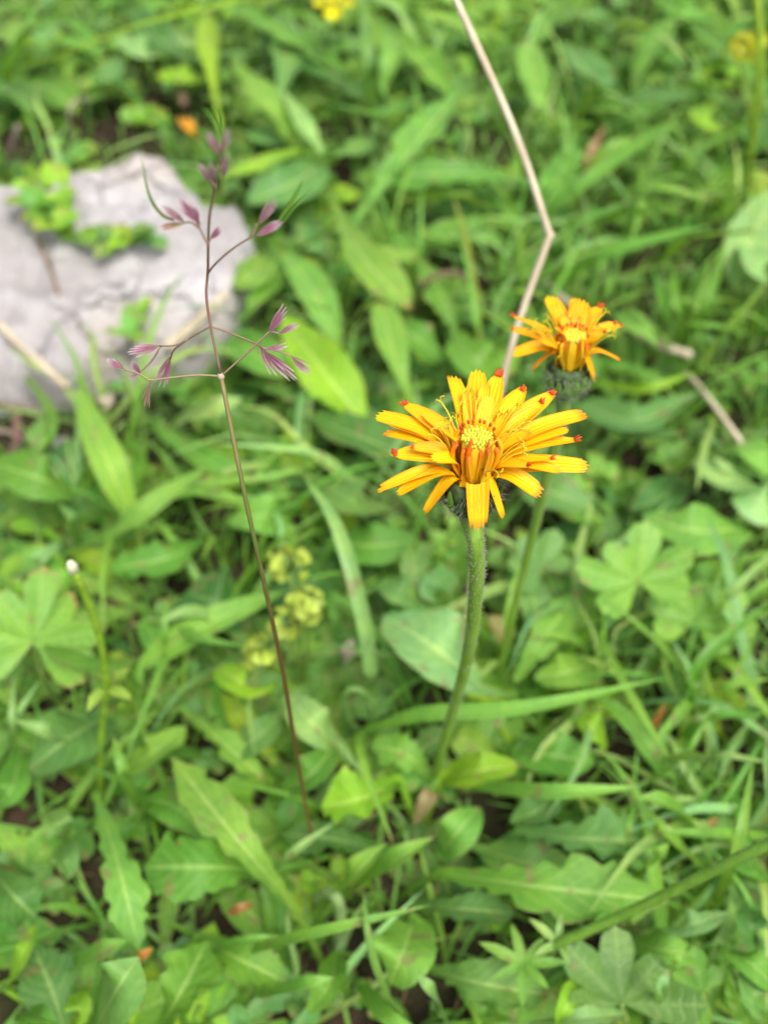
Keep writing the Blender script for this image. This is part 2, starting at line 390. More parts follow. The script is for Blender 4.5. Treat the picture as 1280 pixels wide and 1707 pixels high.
# ------------------------------------------------------------------ traced meadow leaves.  kind  width_px  tint  height_mm  points base->tip
LEAVES = """
o 40 B 20 35,98 70,70 100,38
o 42 P 22 275,98 235,85 195,60
o 32 P 24 352,92 320,78 290,58
s 42 Y 30 366,200 350,95 345,22
d 60 M 22 330,-15 440,40 585,128
d 46 D 18 640,180 540,120 430,60
o 62 L 28 478,228 440,165 385,98
o 36 P 24 537,262 505,210 470,150
o 34 Y 26 505,246 440,272 366,294
o 78 B 18 532,278 480,310 412,338
s 66 L 30 548,318 600,420 684,516
o 34 L 26 640,150 650,95 640,45
d 80 M 20 600,20 680,80 752,160
d 95 L 24 600,362 680,258 772,145
d 56 M 24 880,300 760,290 615,296
o 24 M 24 712,160 635,192 552,172
r 40 B 16 620,230 590,250 558,258
s 52 L 22 910,205 895,150 876,65
d 78 B 22 1050,175 1000,140 940,78
d 46 D 20 985,185 1080,165 1195,160
o 38 M 26 1150,40 1215,92 1300,165
r 44 Y 24 1195,215 1180,195 1160,180
o 80 P 26 1225,470 1255,390 1300,310
r 60 P 26 1285,480 1265,440 1245,400
s 46 M 20 1055,160 1070,100 1120,30
d 60 M 18 820,150 900,60 930,-10
o 40 L 18 800,60 760,40 690,20
o 46 L 24 1030,520 1060,545 1100,580
o 54 B 26 965,672 1060,702 1165,655
o 44 D 18 985,705 1060,730 1140,722
o 76 L 26 1245,880 1160,886 1070,860
o 70 P 24 1250,800 1200,800 1160,765
r 66 P 26 1300,860 1270,835 1235,815
r 60 L 24 1300,790 1270,760 1245,735
s 56 L 30 692,690 660,600 633,500
o 88 Y 20 600,700 540,620 470,525
o 80 D 16 680,760 600,730 505,690
r 84 B 22 650,850 590,840 545,812
o 70 M 18 730,600 690,560 660,540
d 70 M 18 760,560 740,500 700,430
o 56 L 36 218,858 175,760 128,645
o 64 M 34 125,822 60,795 -35,765
o 34 B 26 40,778 60,735 80,680
o 34 L 28 178,900 250,842 345,780
o 44 M 22 262,715 340,765 430,815
d 50 M 20 395,700 440,760 480,840
r 92 D 20 410,1010 360,1005 312,985
o 44 L 26 235,1110 340,1045 475,985
d 70 M 20 340,900 280,930 180,950
o 60 L 22 480,880 440,860 380,870
o 128 P 40 805,1150 730,1085 640,1025
o 64 P 26 565,1245 520,1205 478,1155
o 64 Y 34 445,1155 405,1140 364,1112
d 66 L 26 855,1140 905,1065 968,985
o 56 B 22 905,1065 890,1000 875,930
r 60 M 22 930,950 905,925 880,900
o 40 Y 26 1010,1240 990,1210 962,1195
o 60 L 22 1000,1100 950,1120 890,1130
o 86 M 46 208,1120 150,1090 78,1068
o 100 G 30 175,1195 110,1235 50,1285
o 56 M 24 35,1250 22,1310 0,1345
d 90 L 44 488,1508 395,1400 286,1262
d 84 L 42 160,1320 200,1450 232,1585
d 104 M 36 440,1452 340,1445 240,1446
d 120 M 30 255,1730 300,1660 346,1568
d 84 D 30 -20,1440 20,1490 60,1530
o 46 Y 34 15,1650 40,1590 62,1540
d 120 G 24 115,1740 90,1660 55,1575
r 44 Y 30 130,1710 132,1685 128,1655
d 96 Y 30 665,1300 610,1330 535,1345
o 60 L 26 735,1425 765,1385 800,1345
o 56 Y 26 740,1295 800,1285 865,1275
d 70 L 24 725,1300 680,1260 620,1240
o 96 L 34 690,1535 672,1590 650,1640
d 64 G 26 690,1510 770,1516 860,1524
d 84 B 30 700,1612 800,1640 915,1660
o 44 M 32 562,1590 550,1640 512,1690
d 108 B 34 860,1388 980,1400 1110,1402
d 108 M 38 735,1456 910,1480 1115,1502
o 38 P 40 1092,1556 1150,1543 1215,1522
o 40 L 34 1030,1568 1110,1585 1192,1602
o 40 M 38 1200,1582 1245,1602 1310,1665
s 18 P 34 1205,1600 1225,1635 1237,1668
r 56 D 32 1255,1590 1252,1550 1248,1515
r 64 B 34 1262,1700 1258,1660 1250,1620
s 44 Y 36 925,1730 940,1685 965,1640
s 26 P 36 880,1705 960,1698 1045,1690
r 44 M 26 1270,1450 1250,1440 1225,1435
r 40 B 22 1225,1375 1205,1360 1190,1340
r 40 B 20 1170,1330 1190,1350 1210,1365
d 80 M 22 330,1560 400,1600 480,1640
o 60 M 24 460,1330 520,1290 560,1240
d 60 D 18 640,1420 560,1400 470,1390
o 70 B 20 810,1420 880,1440 960,1450
d 70 L 22 120,1000 90,960 40,915
o 60 P 26 40,960 70,940 100,905
o 70 L 20 190,1290 250,1260 310,1210
o 60 M 20 240,1330 300,1350 350,1400
d 60 L 18 300,1180 360,1230 440,1300
o 50 B 20 380,1260 430,1230 470,1190
r 44 B 26 112,1400 98,1378 86,1350
r 44 B 26 105,1405 112,1432 105,1460
r 50 B 22 700,1010 672,985 640,970
r 50 B 22 725,1010 728,975 760,955
r 46 B 22 700,1030 690,940 715,905
o 60 D 18 560,960 500,980 440,1000
o 60 M 18 560,900 620,910 700,900
o 50 B 16 150,160 180,130 200,90
o 44 L 16 0,90 20,70 30,30
o 60 B 16 -10,150 40,160 70,200
d 70 M 16 40,140 90,150 130,190
o 44 Y 14 350,130 310,130 260,125
o 60 D 14 300,90 260,60 220,10
d 70 B 18 460,180 480,100 460,20
r 50 B 14 470,240 445,225 420,215
o 60 L 20 440,430 420,460 380,480
o 50 M 18 470,440 440,500 400,540
o 70 M 18 390,560 440,600 520,620
o 60 L 18 560,560 520,480 470,420
o 50 L 18 600,470 640,440 700,420
o 56 B 16 1000,40 960,30 900,20
o 60 M 16 1180,40 1130,20 1090,-20
o 50 D 16 1240,260 1260,230 1290,180
d 70 M 16 860,420 800,400 700,390
d 80 L 18 820,350 760,330 660,340
o 60 M 18 900,350 930,300 960,220
r 70 M 20 820,640 790,600 760,570
o 70 B 18 880,790 920,820 990,850
o 60 M 16 1000,870 960,850 900,800
o 60 D 14 1130,800 1100,830 1050,850
o 60 M 18 1130,1000 1180,970 1240,940
d 60 M 18 1240,1120 1180,1080 1120,1060
o 60 L 20 1120,1290 1080,1240 1040,1180
o 70 M 20 860,1250 920,1260 990,1270
o 60 B 20 930,1310 900,1350 850,1370
"""
BLADES = """
g 13 Y 60 10,118 110,92 230,45 350,15 440,-8
g 11 L 50 8,118 40,62 80,-25
g 10 P 40 -20,40 10,18 50,-5
g 24 B 40 622,205 612,90 604,-10
g 24 P 36 1035,40 1088,52 1150,108
g 20 L 30 1155,140 1220,146 1300,175
g 30 M 34 915,490 1010,430 1190,375
g 22 M 30 870,400 980,300 1140,190
g 18 L 30 1000,335 1080,312 1190,335
g 18 M 30 990,375 1080,350 1170,365
g 18 L 28 950,345 1010,255 1060,230
g 14 L 26 1065,265 1070,330 1050,410
g 18 M 26 900,460 960,380 1060,330
g 16 M 30 1140,585 1130,510 1118,430
g 16 L 30 1145,585 1165,510 1185,430
g 18 M 30 1140,590 1180,500 1210,390
g 14 M 26 1135,585 1110,520 1085,440
g 12 L 26 1240,510 1180,500 1100,505
g 12 M 24 1255,560 1200,545 1140,540
g 12 Y 24 1000,640 1070,650 1160,620
g 12 P 24 1190,700 1170,760 1160,820
g 14 M 26 85,790 86,730 84,655
g 24 P 30 295,705 345,685 405,664
g 22 L 28 285,828 345,825 410,838
g 16 B 28 130,905 125,870 98,838
g 26 P 50 622,1195 612,1060 565,885 508,795
g 22 L 40 590,1225 700,1192 870,1180 1110,1130
g 18 L 34 985,1035 1040,1140 1115,1265
g 13 P 30 1165,1045 1215,995 1290,915
g 20 M 36 1150,1210 1165,1110 1290,995
g 12 P 30 20,1250 30,1200 70,1130
g 12 P 30 25,1265 20,1210 25,1120
g 14 P 32 150,1265 85,1225 25,1200
g 20 L 34 232,1350 208,1290 188,1225
g 64 B 50 150,1730 190,1660 232,1595
g 24 L 34 108,1618 160,1592 215,1568
g 32 L 34 535,1525 585,1465 645,1405
g 24 L 34 575,1500 650,1440 725,1395
g 12 L 44 395,1592 520,1556 720,1508
g 18 B 44 690,1730 640,1650 612,1560 606,1485
g 14 P 40 745,1710 720,1655 695,1625
g 17 L 42 755,1308 900,1322 1070,1312
g 22 L 40 1180,1412 1120,1345 1062,1330
g 16 L 34 1190,1470 1130,1410 1078,1348
g 9 M 36 1062,1458 1044,1400 1058,1338
g 18 L 34 1050,1480 1090,1430 1115,1405
g 20 L 44 1188,1515 1228,1410 1255,1270
g 14 L 34 1290,1396 1200,1392 1095,1386
g 12 L 34 1060,1500 1010,1530 985,1558
g 14 L 34 1090,1640 1120,1610 1140,1580
g 12 P 36 1080,1700 1100,1650 1115,1615
g 16 P 40 1110,1270 1180,1262 1290,1272
g 14 L 30 620,1215 600,1250 660,1420
g 16 L 28 845,1110 850,1010 900,870
g 10 L 26 800,600 790,500 757,335
g 12 P 30 440,1480 480,1430 560,1370
g 14 L 26 300,1010 320,1060 420,1080
g 12 L 26 275,1130 275,1060 280,990
g 12 P 26 420,1080 330,1020 260,1040
g 12 M 22 720,230 700,190 690,120
g 14 L 22 1110,430 1150,400 1280,380
g 14 M 22 1110,300 1150,260 1270,200
g 12 L 22 960,520 1010,490 1040,400
g 12 M 30 1220,1290 1235,1380 1260,1440
g 12 L 30 1160,1200 1200,1150 1290,1130
g 12 M 28 1130,1240 1180,1200 1290,1190
g 10 L 26 1140,1330 1150,1250 1190,1180
g 14 L 26 1180,1130 1140,1180 1080,1250
g 12 M 26 1230,1230 1220,1150 1260,1050
g 14 L 24 40,620 90,700 60,760
g 10 L 24 330,1590 400,1570 470,1560
g 18 M 30 30,1700 60,1690 100,1707
g 16 L 34 600,1640 640,1690 700,1720
g 12 L 30 430,1660 500,1640 560,1630
"""
# leaves whose plant can be singled out by its look (index in LEAVES by first base point)
NAMED = {
 (208, 1120): 'vivid green leaf with a wavy edge behind the white-tipped bud stalk',
 (488, 1508): 'long folded pale leaf pointing away from the toothed dark leaf',
 (160, 1320): 'hanging toothed leaf with pale midrib beside the bud stalk',
 (440, 1452): 'broad dark green leaf with toothed edge lying across the folded pale leaf',
 (735, 1456): 'long toothed leaf with pale midrib below the bluish toothed leaf',
 (860, 1388): 'bluish green toothed leaf lying under the arched grass blades',
 (800, 1145): 'large pale rounded leaf behind the stalk of the open flower',
 (1092, 1556): 'narrow silvery leaf with a bright glint under the hairy leaning stalk',
 (445, 1155): 'bright lime leaf beside the brown grass stalk',
 (1245, 880): 'smooth bright oval leaf pointing at the open flower',
 (548, 318): 'long spoon-shaped pale leaf right of the limestone block',
 (692, 690): 'pale spoon-shaped leaf standing just behind the open flower',
 (218, 858): 'long upright light green leaf below the limestone block',
}
LAND = [(200, 450, 'close to the limestone block'), (60, 1060, 'near the pale lobed leaf'), (165, 1230, 'around the foot of the bud stalk'), (500, 1000, 'around the fuzzy yellow-green clusters'), (420, 800, 'beside the brown grass stalk'),
 (720, 1300, 'round the foot of the open flower stalk'), (850, 1090, 'beside the half open flower stalk'), (890, 300, 'behind the bent straw'), (1245, 230, 'around the lime stalk'), (1062, 968, 'near the star-lobed leaf'), (1210, 700, 'by the dry tan stem'),
 (1060, 1560, 'under the hairy leaning stalk'), (434, 1600, 'near the angular grey pebble'), (340, 1420, 'near the broad dark toothed leaf'), (190, 1560, 'by the wide bluish blade'), (990, 1400, 'near the bluish toothed leaf'), (740, 480, 'by the brown hooked stem'),
 (556, 60, 'below the buttercup'), (315, 200, 'by the orange fallen petal'), (110, 170, 'by the curled dry stem'), (600, 1160, 'by the looped blade'), (730, 1080, 'around the large pale rounded leaf'), (1160, 890, 'by the smooth bright oval leaf'),
 (1100, 540, 'by the short thick tan stem'), (1000, 240, 'under the rust brown leaf tip'), (640, 560, 'by the pale spoon-shaped leaf'), (600, 400, 'by the long spoon-shaped leaf'), (150, 780, 'under the long upright leaf'), (1230, 1680, 'by the dull pebble'), (1100, 1200, 'around the thin orange shred'), (640, 1590, 'beside the thin pale upright blade')]
def zone(px, py): return min(LAND, key=lambda q: (q[0] - px) ** 2 + (q[1] - py) ** 2)[2]
def pxy(p):
    v = p - C0; d = v.dot(AX); return 640 + v.dot(RT) / d * FPX, 853.5 - v.dot(UPV) / d * FPX
TWORD = {'L': 'light green', 'M': 'fresh green', 'D': 'dark green', 'B': 'bluish green', 'Y': 'lime green', 'P': 'pale', 'G': 'dull dark green'}
def parse(txt):
    out = []
    for ln in txt.strip().splitlines():
        q = ln.split(); pts = [tuple(float(c) for c in s.split(',')) for s in q[4:]]
        out.append((q[0], float(q[1]), q[2], float(q[3]) / 1000 * (1.3 if q[0] == 'g' else 1.2), pts))
    return out
def world_path(pts, h, grass=False):
    n = len(pts); P = []
    for i, (x, y) in enumerate(pts):
        t = i / (n - 1)
        z = h * ((0.25 + 2.2 * t - 1.35 * t * t) if grass else (0.55 + 1.3 * t - 1.05 * t * t))
        P.append(at_z(x, y, z))
    return P
def true_half_width(P, wpx):
    a, b = P[0], P[-1]; mid = P[len(P) // 2]; sd = (b - a).cross(Vector((0, 0, 1)))
    if sd.length < 1e-6: return wpx / 2 * depth_of(mid) / FPX
    sd.normalize(); tg = (b - a)
    # width seen across the leaf's image direction
    pt = Vector((tg.dot(RT), tg.dot(UPV))); ps = Vector((sd.dot(RT), sd.dot(UPV)))
    pt = pt.normalized() if pt.length > 1e-9 else Vector((1, 0)); f = abs(pt.x * ps.y - pt.y * ps.x)
    return wpx / 2 * depth_of(mid) / FPX / max(f, 0.55)
def cluster(items, rad):
    cl = []
    for it in items:
        b = it['P'][0]
        best = None
        for c in cl:
            if it['key'] in NAMED or c['named']: continue
            d = ((c['c'].x - b.x) ** 2 + (c['c'].y - b.y) ** 2) ** 0.5
            if d < rad and (best is None or d < best[0]): best = (d, c)
        if best:
            c = best[1]; c['it'].append(it); k = len(c['it']); c['c'] = c['c'] * ((k - 1) / k) + b / k
        else: cl.append({'c': b.copy(), 'it': [it], 'named': it['key'] in NAMED, 'key': it['key']})
    return cl
def traced(txt, grass):
    items = []
    for k, (kind, w, tn, h, pts) in enumerate(parse(txt)):
        P = world_path(pts, h, grass)
        items.append(dict(kind=kind, w=true_half_width(P, w), t=tn, P=P, key=(int(pts[0][0]), int(pts[0][1])), i=k))
    for c in cluster(items, 0.028 if grass else 0.034):
        root = on_ground(c['c'])
        d0 = c['it'][0]
        out = (d0['P'][-1] - d0['P'][0]); out.z = 0
        if len(c['it']) == 1: root = on_ground(d0['P'][0] - out.normalized() * 0.012)
        if grass:
            q = c['it'][0]; wide = 'broad flat' if q['w'] > .0022 else 'slim'; n_ = 'blade' if len(c['it']) == 1 else 'blades'
            t = thing('grass_tuft', root, 'tuft of %s %s grass %s %s' % (TWORD[q['t']], wide, n_, zone(*pxy(q['P'][len(q['P']) // 2]))), 'grass', 'grass tufts in the meadow')
        elif c['named']:
            t = thing('leafy_plant', root, NAMED[c['key']], 'plant')
        else:
            q = c['it'][0]; sh = {'d': 'toothed', 'o': 'oblong', 's': 'spoon-shaped', 'r': 'rounded'}[q['kind']]; n_ = 'with one %s %s leaf' if len(c['it']) == 1 else 'with %s %s leaves'
            t = thing('leafy_plant', root, ('meadow plant ' + n_ + ' %s') % (TWORD[q['t']], sh, zone(*pxy(q['P'][1]))), 'plant', 'low leafy plants in the meadow')
        for it in c['it']:
            mb = MB(); r0 = root + Vector((U(-1, 1), U(-1, 1), 0)) * 0.002 - Vector((0, 0, 0.002))
            if grass:
                ribbon(mb, it['P'], it['w'], 'g', fold=U(0.15, 0.5), ripple=0.05, roll=U(-.5, .5), petiole=r0, pw=0.6, seed=it['i'], nl=16)
                obj('blade', mb.mesh('blade', root), M['blade'], t, color=tint(it['t']))
            else:
                th = 0; td = 0.25
                if it['kind'] == 'd': th = random.choice((6, 7, 8)); td = U(0.38, 0.62)
                elif it['kind'] == 'o' and it['w'] > 0.006: th = 9; td = 0.07
                ribbon(mb, it['P'], it['w'], it['kind'], fold=U(0.12, 0.4), teeth=th, tdepth=td, ripple=U(0.06, 0.14), roll=U(-.3, .3), petiole=r0, pw=0.11 if it['kind'] != 'r' else 0.06, seed=it['i'] + 50)
                obj('leaf', mb.mesh('leaf', root), M['leaf' if it['kind'] in 'dos' else 'round'], t, color=tint(it['t']))
traced(LEAVES, False)
traced(BLADES, True)

# ------------------------------------------------------------------ palmate leaves (lady's mantle)
def palmate(cx, cy, rpx, h, tn, lobes, spread, face, tilt, label, petpx=None, deep=0.35):
    c = at_z(cx, cy, h); r = rpx * depth_of(c) / FPX
    n = 96; rings = (0.03, 0.3, 0.55, 0.75, 0.9, 1.0); mb = MB()
    rot = Matrix.Rotation(R(tilt), 3, 'X') @ Matrix.Rotation(R(face), 3, 'Z')
    rows, uvs = [], []
    for q in rings:
        row, uu = [], []
        for i in range(n + 1):
            f = i / n; a = (f - 0.5) * R(spread); ph = f * lobes; lc = abs(math.sin(math.pi * ph))
            edge = (1 - deep) + deep * lc ** 0.55
            edge *= 1 + 0.05 * (abs((ph * 4) % 1 - 0.5) * 2 - 0.5) * q
            rr = r * q * ((1 - q ** 2) + edge * q ** 2) * (1 + 0.16 * math.sin(int(ph) * 2.3 + cx))
            z = r * (0.15 * (lc - 0.5) * q + 0.14 * q * q + 0.13 * q * q * math.sin(int(ph) * 1.9 + cy) * lc)
            row.append(c + rot @ Vector((math.sin(a) * rr, math.cos(a) * rr, z))); uu.append((ph % 1.0, q))
        rows.append(row); uvs.append(uu)
    mb.grid(rows, uvs)
    root = on_ground(at_z(*petpx, 0) if petpx else c + Vector((U(-.01, .01), -0.01, 0)))
    t = thing('lobed_leaf_plant', root, label, 'plant')
    obj('leaf', mb.mesh('leaf', root), M['round'], t, color=tint(tn, .05))
    sb = MB(); mid = root.lerp(c, 0.55) + Vector((0, -0.004, 0.004))
    sb.tube(spline([root - Vector((0, 0, 0.002)), mid, c], 8), lambda t: 0.0009 - 0.0003 * t)
    obj('petiole', sb.mesh('petiole', root), M['tint'], t, color=(.22, .34, .07))
palmate(58, 1068, 112, 0.050, 'L', 7, 300, 0, 12, 'pale lobed leaf left of the white-tipped bud stalk', (110, 1180), 0.42)
palmate(1062, 968, 96, 0.040, 'L', 6, 300, 10, 10, 'pale star-lobed leaf right of the hidden flower stalk', (1090, 1065), 0.42)
palmate(1160, 1035, 88, 0.026, 'L', 7, 300, -20, 8, 'softly lobed light green leaf touching the star-lobed leaf', (1150, 1110), 0.25)
palmate(1035, 1672, 112, 0.036, 'G', 5, 230, 0, 14, 'dark fan-shaped lobed leaf under the hairy leaning stalk', (1040, 1720), 0.4)
palmate(900, 945, 60, 0.026, 'B', 5, 280, 30, 5, 'small bluish lobed leaf beside the stalk of the half open flower', (890, 1000), 0.35)
palmate(1170, 1655, 60, 0.034, 'M', 5, 260, 60, 10, 'small toothed leaf with yellow centre next to the bare soil', (1180, 1700), 0.4)

# ------------------------------------------------------------------ filler plants: a small library, copied leaf by leaf
def lib_leaf(kind, L, W, arch, teeth, seed, td=0.3):
    mb = MB(); rg = random.Random(seed)
    P = [Vector((L * t, rg.uniform(-.06, .06) * L * t, L * arch * math.sin(math.pi * (0.05 + 0.75 * t)))) for t in (0.0, 0.25, 0.5, 0.75, 1.0)]
    ribbon(mb, P, W, kind, fold=rg.uniform(.12, .4), teeth=teeth, tdepth=td, ripple=rg.uniform(.06, .14), roll=rg.uniform(-.25, .25), seed=seed, nl=18 if teeth else 11, nw=3 if teeth else 2)
    return mb.mesh('leaf_shape')
LIB_D = [lib_leaf('d', U(.036, .06), U(.006, .0095), U(.06, .2), random.choice((5, 6, 7)), 300 + i) for i in range(9)]
LIB_O = [lib_leaf('o', U(.02, .04), U(.0055, .0095), U(.05, .2), 0, 330 + i) for i in range(8)]
LIB_S = [lib_leaf('s', U(.02, .038), U(.0045, .0075), U(.06, .25), 0, 350 + i) for i in range(6)]
LIB_R = [lib_leaf('r', U(.008, .013), U(.0036, .0055), U(.0, .2), 0, 370 + i) for i in range(5)]
LIB_A = [lib_leaf('g', U(.045, .08), U(.0011, .0021), U(.25, .55), 0, 420 + i) for i in range(12)]
for me in LIB_A: me.materials.append(M['blade'])
LIB_G = [lib_leaf('g', U(.035, .075), U(.0007, .0014), U(.2, .5), 0, 390 + i) for i in range(12)]
for me in LIB_D + LIB_O + LIB_S: me.materials.append(M['leaf'])
for me in LIB_R: me.materials.append(M['round'])
for me in LIB_G: me.materials.append(M['blade'])
def leaf_copy(name, me, parent, yaw, pitch, scale, tn, z=0.0, off=(0, 0), dark=1.0):
    o = bpy.data.objects.new(name, me); COL.objects.link(o); o.parent = parent
    o.location = (off[0], off[1], z); o.rotation_euler = (U(-.3, .3), -pitch, yaw); o.scale = (scale,) * 3
    c = tint(tn, 0.2); o.color = (c[0] * dark, c[1] * dark, c[2] * dark, 1)
FL = {
 'rosette': ('leaf_rosette', '%s rosette of small smooth leaves %s', 'plant', 'small leaf rosettes low in the turf'),
 'toothed': ('toothed_rosette', '%s rosette of narrow toothed leaves %s', 'plant', 'toothed rosettes low in the turf'),
 'clover': ('clover', '%s three-leaflet clover %s', 'clover', 'clover plants low in the turf'),
 'tuft': ('fine_grass_tuft', '%s tuft of fine grass %s', 'grass', 'small fine grass tufts'),
 'arch': ('long_grass_tuft', '%s tuft of long arching grass %s', 'grass', 'long arching grass tufts'),
 'sprig': ('creeping_sprig', '%s creeping sprig with paired oval leaves %s', 'plant', 'creeping small-leaved sprigs'),
}
def filler(kind, x, y, s=1.0):
    nm, lab, cat, grp = FL[kind]; p = Vector((x, y, gz(x, y)))
    tn = random.choice({'clover': 'BBML', 'tuft': 'LMMLP', 'arch': 'LLMPP', 'sprig': 'MLMBY'}.get(kind, 'LMMMDBGLY'))
    t = thing(nm, p, lab % (TWORD[tn], zone(*pxy(p))), cat, grp); a0 = U(0, 6.28)
    if kind in ('rosette', 'toothed'):
        n = random.randint(6, 9)
        for i in range(n):
            me = random.choice(LIB_D if kind == 'toothed' else LIB_O + LIB_S)
            leaf_copy('leaf', me, t, a0 + i * 6.283 / n + U(-.35, .35), U(.0, .3), s * U(.7, 1.15), tn, 0.001)
    elif kind == 'tuft':
        for i in range(random.randint(6, 9)):
            leaf_copy('blade', random.choice(LIB_G), t, U(0, 6.28), U(.2, 1.1), s * U(.7, 1.3), tn, -0.001, (U(-.003, .003), U(-.003, .003)))
    elif kind == 'arch':
        for i in range(random.randint(3, 6)):
            leaf_copy('blade', random.choice(LIB_A), t, U(0, 6.28), U(.05, .6), s * U(.6, 1.05), tn, -0.001, (U(-.003, .003), U(-.003, .003)))
    elif kind == 'clover':
        for i in range(random.randint(3, 5)):
            q = Vector((U(-.014, .014), U(-.014, .014), U(.006, .02) * s))
            sb = MB(); sb.tube(spline([Vector((0, 0, -0.001)), Vector((q.x * .3, q.y * .3, q.z * .7)), q], 5), 0.0004, 5)
            obj('petiole', sb.mesh('petiole'), M['tint'], t, color=(.14, .26, .05))
            a = U(0, 6.28)
            for k in range(3): leaf_copy('leaflet', random.choice(LIB_R), t, a + k * 2.094, U(-.1, .3), s * U(.75, 1.0), tn, q.z, (q.x, q.y))
    else:
        L = U(.025, .045) * s; d = Vector((math.cos(a0), math.sin(a0), 0))
        pts = [d * (L * k / 5) + Vector((U(-.0015, .0015), U(-.0015, .0015), 0.003 + 0.008 * s * math.sin(k / 5 * 2.2))) for k in range(6)]; pts[0].z = -0.001
        sb = MB(); sb.tube(pts, 0.0005, 5); obj('stem', sb.mesh('stem'), M['tint'], t, color=(.16, .2, .06))
        for k in range(1, 6):
            for e in (-1, 1): leaf_copy('leaf', random.choice(LIB_R), t, a0 + e * U(.9, 1.5), U(.1, .5), s * U(.6, .95), tn, pts[k].z, (pts[k].x, pts[k].y))
def in_view(x, y, mar=60):
    v = Vector((x, y, 0)) - C0; d = v.dot(AX)
    if d < 0.05: return False
    px, py = 640 + v.dot(RT) / d * FPX, 853.5 - v.dot(UPV) / d * FPX
    return -mar < px < 1280 + mar and -mar < py < 1707 + mar, px, py
BARE = [(0, 705, 150), (300, 200, 45), (60, 650, 60), (850, 985, 45), (1230, 1010, 40), (1225, 1690, 30), (110, 255, 85), (190, 225, 60), (1130, 840, 45), (250, 190, 55), (1020, 560, 40), (730, 200, 30), (60, 250, 60)]
def bare(px, py): return any((px - a) ** 2 + ((py - b) * 1.2) ** 2 < r * r for a, b, r in BARE)
cells = 0.0185
yy = 0.045
while yy < 0.75:
    xx = -0.32
    while xx < 0.32:
        x, y = xx + U(-.5, .5) * cells, yy + U(-.5, .5) * cells
        iv = in_view(x, y, 130)
        if iv and iv[0] and SDIST(x, y) < -0.004 and not bare(iv[1], iv[2]):
            px, py = iv[1], iv[2]; g = 0.22
            if px > 850 and (240 < py < 640 or 1100 < py < 1450): g = 0.55
            elif px > 560 and py > 1150: g = 0.34
            if px < 330 and py < 330: g = 0.06
            q = rnd()
            if q < g: k = 'tuft'
            elif q < g + 0.22 * (1 - g): k = 'toothed'
            elif q < g + 0.62 * (1 - g): k = 'rosette'
            elif q < g + 0.80 * (1 - g): k = 'clover'
            else: k = 'sprig'
            if rnd() < 0.92: filler(k, x, y, U(.5, .88))
        xx += cells
    yy += cells
n_arch = 0
KEY = [(730, 1085, 130), (340, 1380, 170), (200, 1450, 130), (920, 1470, 170), (1060, 970, 110), (60, 1060, 130), (500, 1000, 90), (660, 1590, 90), (340, 1450, 150), (590, 1340, 90), (300, 1640, 110), (560, 1000, 80)]
while n_arch < 52:
    px, py = U(-40, 1320), U(-20, 1740)
    dens = 1.0 if px > 860 and (200 < py < 640 or 1000 < py < 1520) else 0.35 if px > 600 and py > 1100 else 0.12
    p = at_z(px, py, 0)
    if rnd() > dens or SDIST(p.x, p.y) > -0.012 or bare(px, py) or any((px - a) ** 2 + (py - b) ** 2 < r * r for a, b, r in KEY): continue
    filler('arch', p.x, p.y, U(.7, 1.1)); n_arch += 1
def litter_and_grass():
    """short grass and moss under the leaves"""
    mb = MB(); rg = random.Random(5)
    for i in range(15000):
        x, y = rg.uniform(-.34, .34), rg.uniform(.02, .8)
        iv = in_view(x, y, 160)
        if not (iv and iv[0]) or SDIST(x, y) > -0.006: continue
        if bare(iv[1], iv[2]) and rg.random() < .85: continue
        p = Vector((x, y, gz(x, y) - 0.001)); a = rg.uniform(0, 6.28); L = rg.uniform(.008, .026); ln = rg.uniform(.2, 1.1)
        d = Vector((math.cos(a), math.sin(a), 0)); s = Vector((-d.y, d.x, 0)) * rg.uniform(.0004, .001)
        q1 = p + d * (L * .3 * ln) + Vector((0, 0, L * .55)); q2 = p + d * (L * .9 * ln) + Vector((0, 0, L * rg.uniform(.5, .95)))
        b = len(mb.v); mb.v += [p - s, p + s, q1 + s, q1 - s, q2]; mb.uv += [(0, 0), (1, 0), (1, .5), (0, .5), (.5, 1)]
        mb.f += [(b, b + 1, b + 2, b + 3), (b + 3, b + 2, b + 4)]
    o = obj('short_grass', mb.mesh('short_grass'), M['blade'], color=(.12, .28, .035))
    o['kind'] = 'stuff'; tag(o, 'short fine grass growing thick under the meadow leaves', 'grass')
litter_and_grass()
def brown_litter():
    mb = MB(); rg = random.Random(8)
    for i in range(900):
        x, y = rg.uniform(-.34, .34), rg.uniform(.03, .75)
        iv = in_view(x, y, 60)
        if not (iv and iv[0]) or SDIST(x, y) > -0.002: continue
        if not bare(iv[1], iv[2]) and rg.random() < .6: continue
        p = Vector((x, y, gz(x, y) + rg.uniform(0, .003))); a = rg.uniform(0, 6.28); d = Vector((math.cos(a), math.sin(a), rg.uniform(-.1, .25)))
        L = rg.uniform(.004, .018)
        mb.tube([p, p + d * L * .5 + Vector((0, 0, .0006)), p + d * L], rg.uniform(.0003, .0009), 4)
    o = obj('plant_litter', mb.mesh('plant_litter'), M['tint'], color=(.26, .16, .09)); o['kind'] = 'stuff'
    tag(o, 'brown bits of dead stalk littering the bare soil', 'litter')
brown_litter()

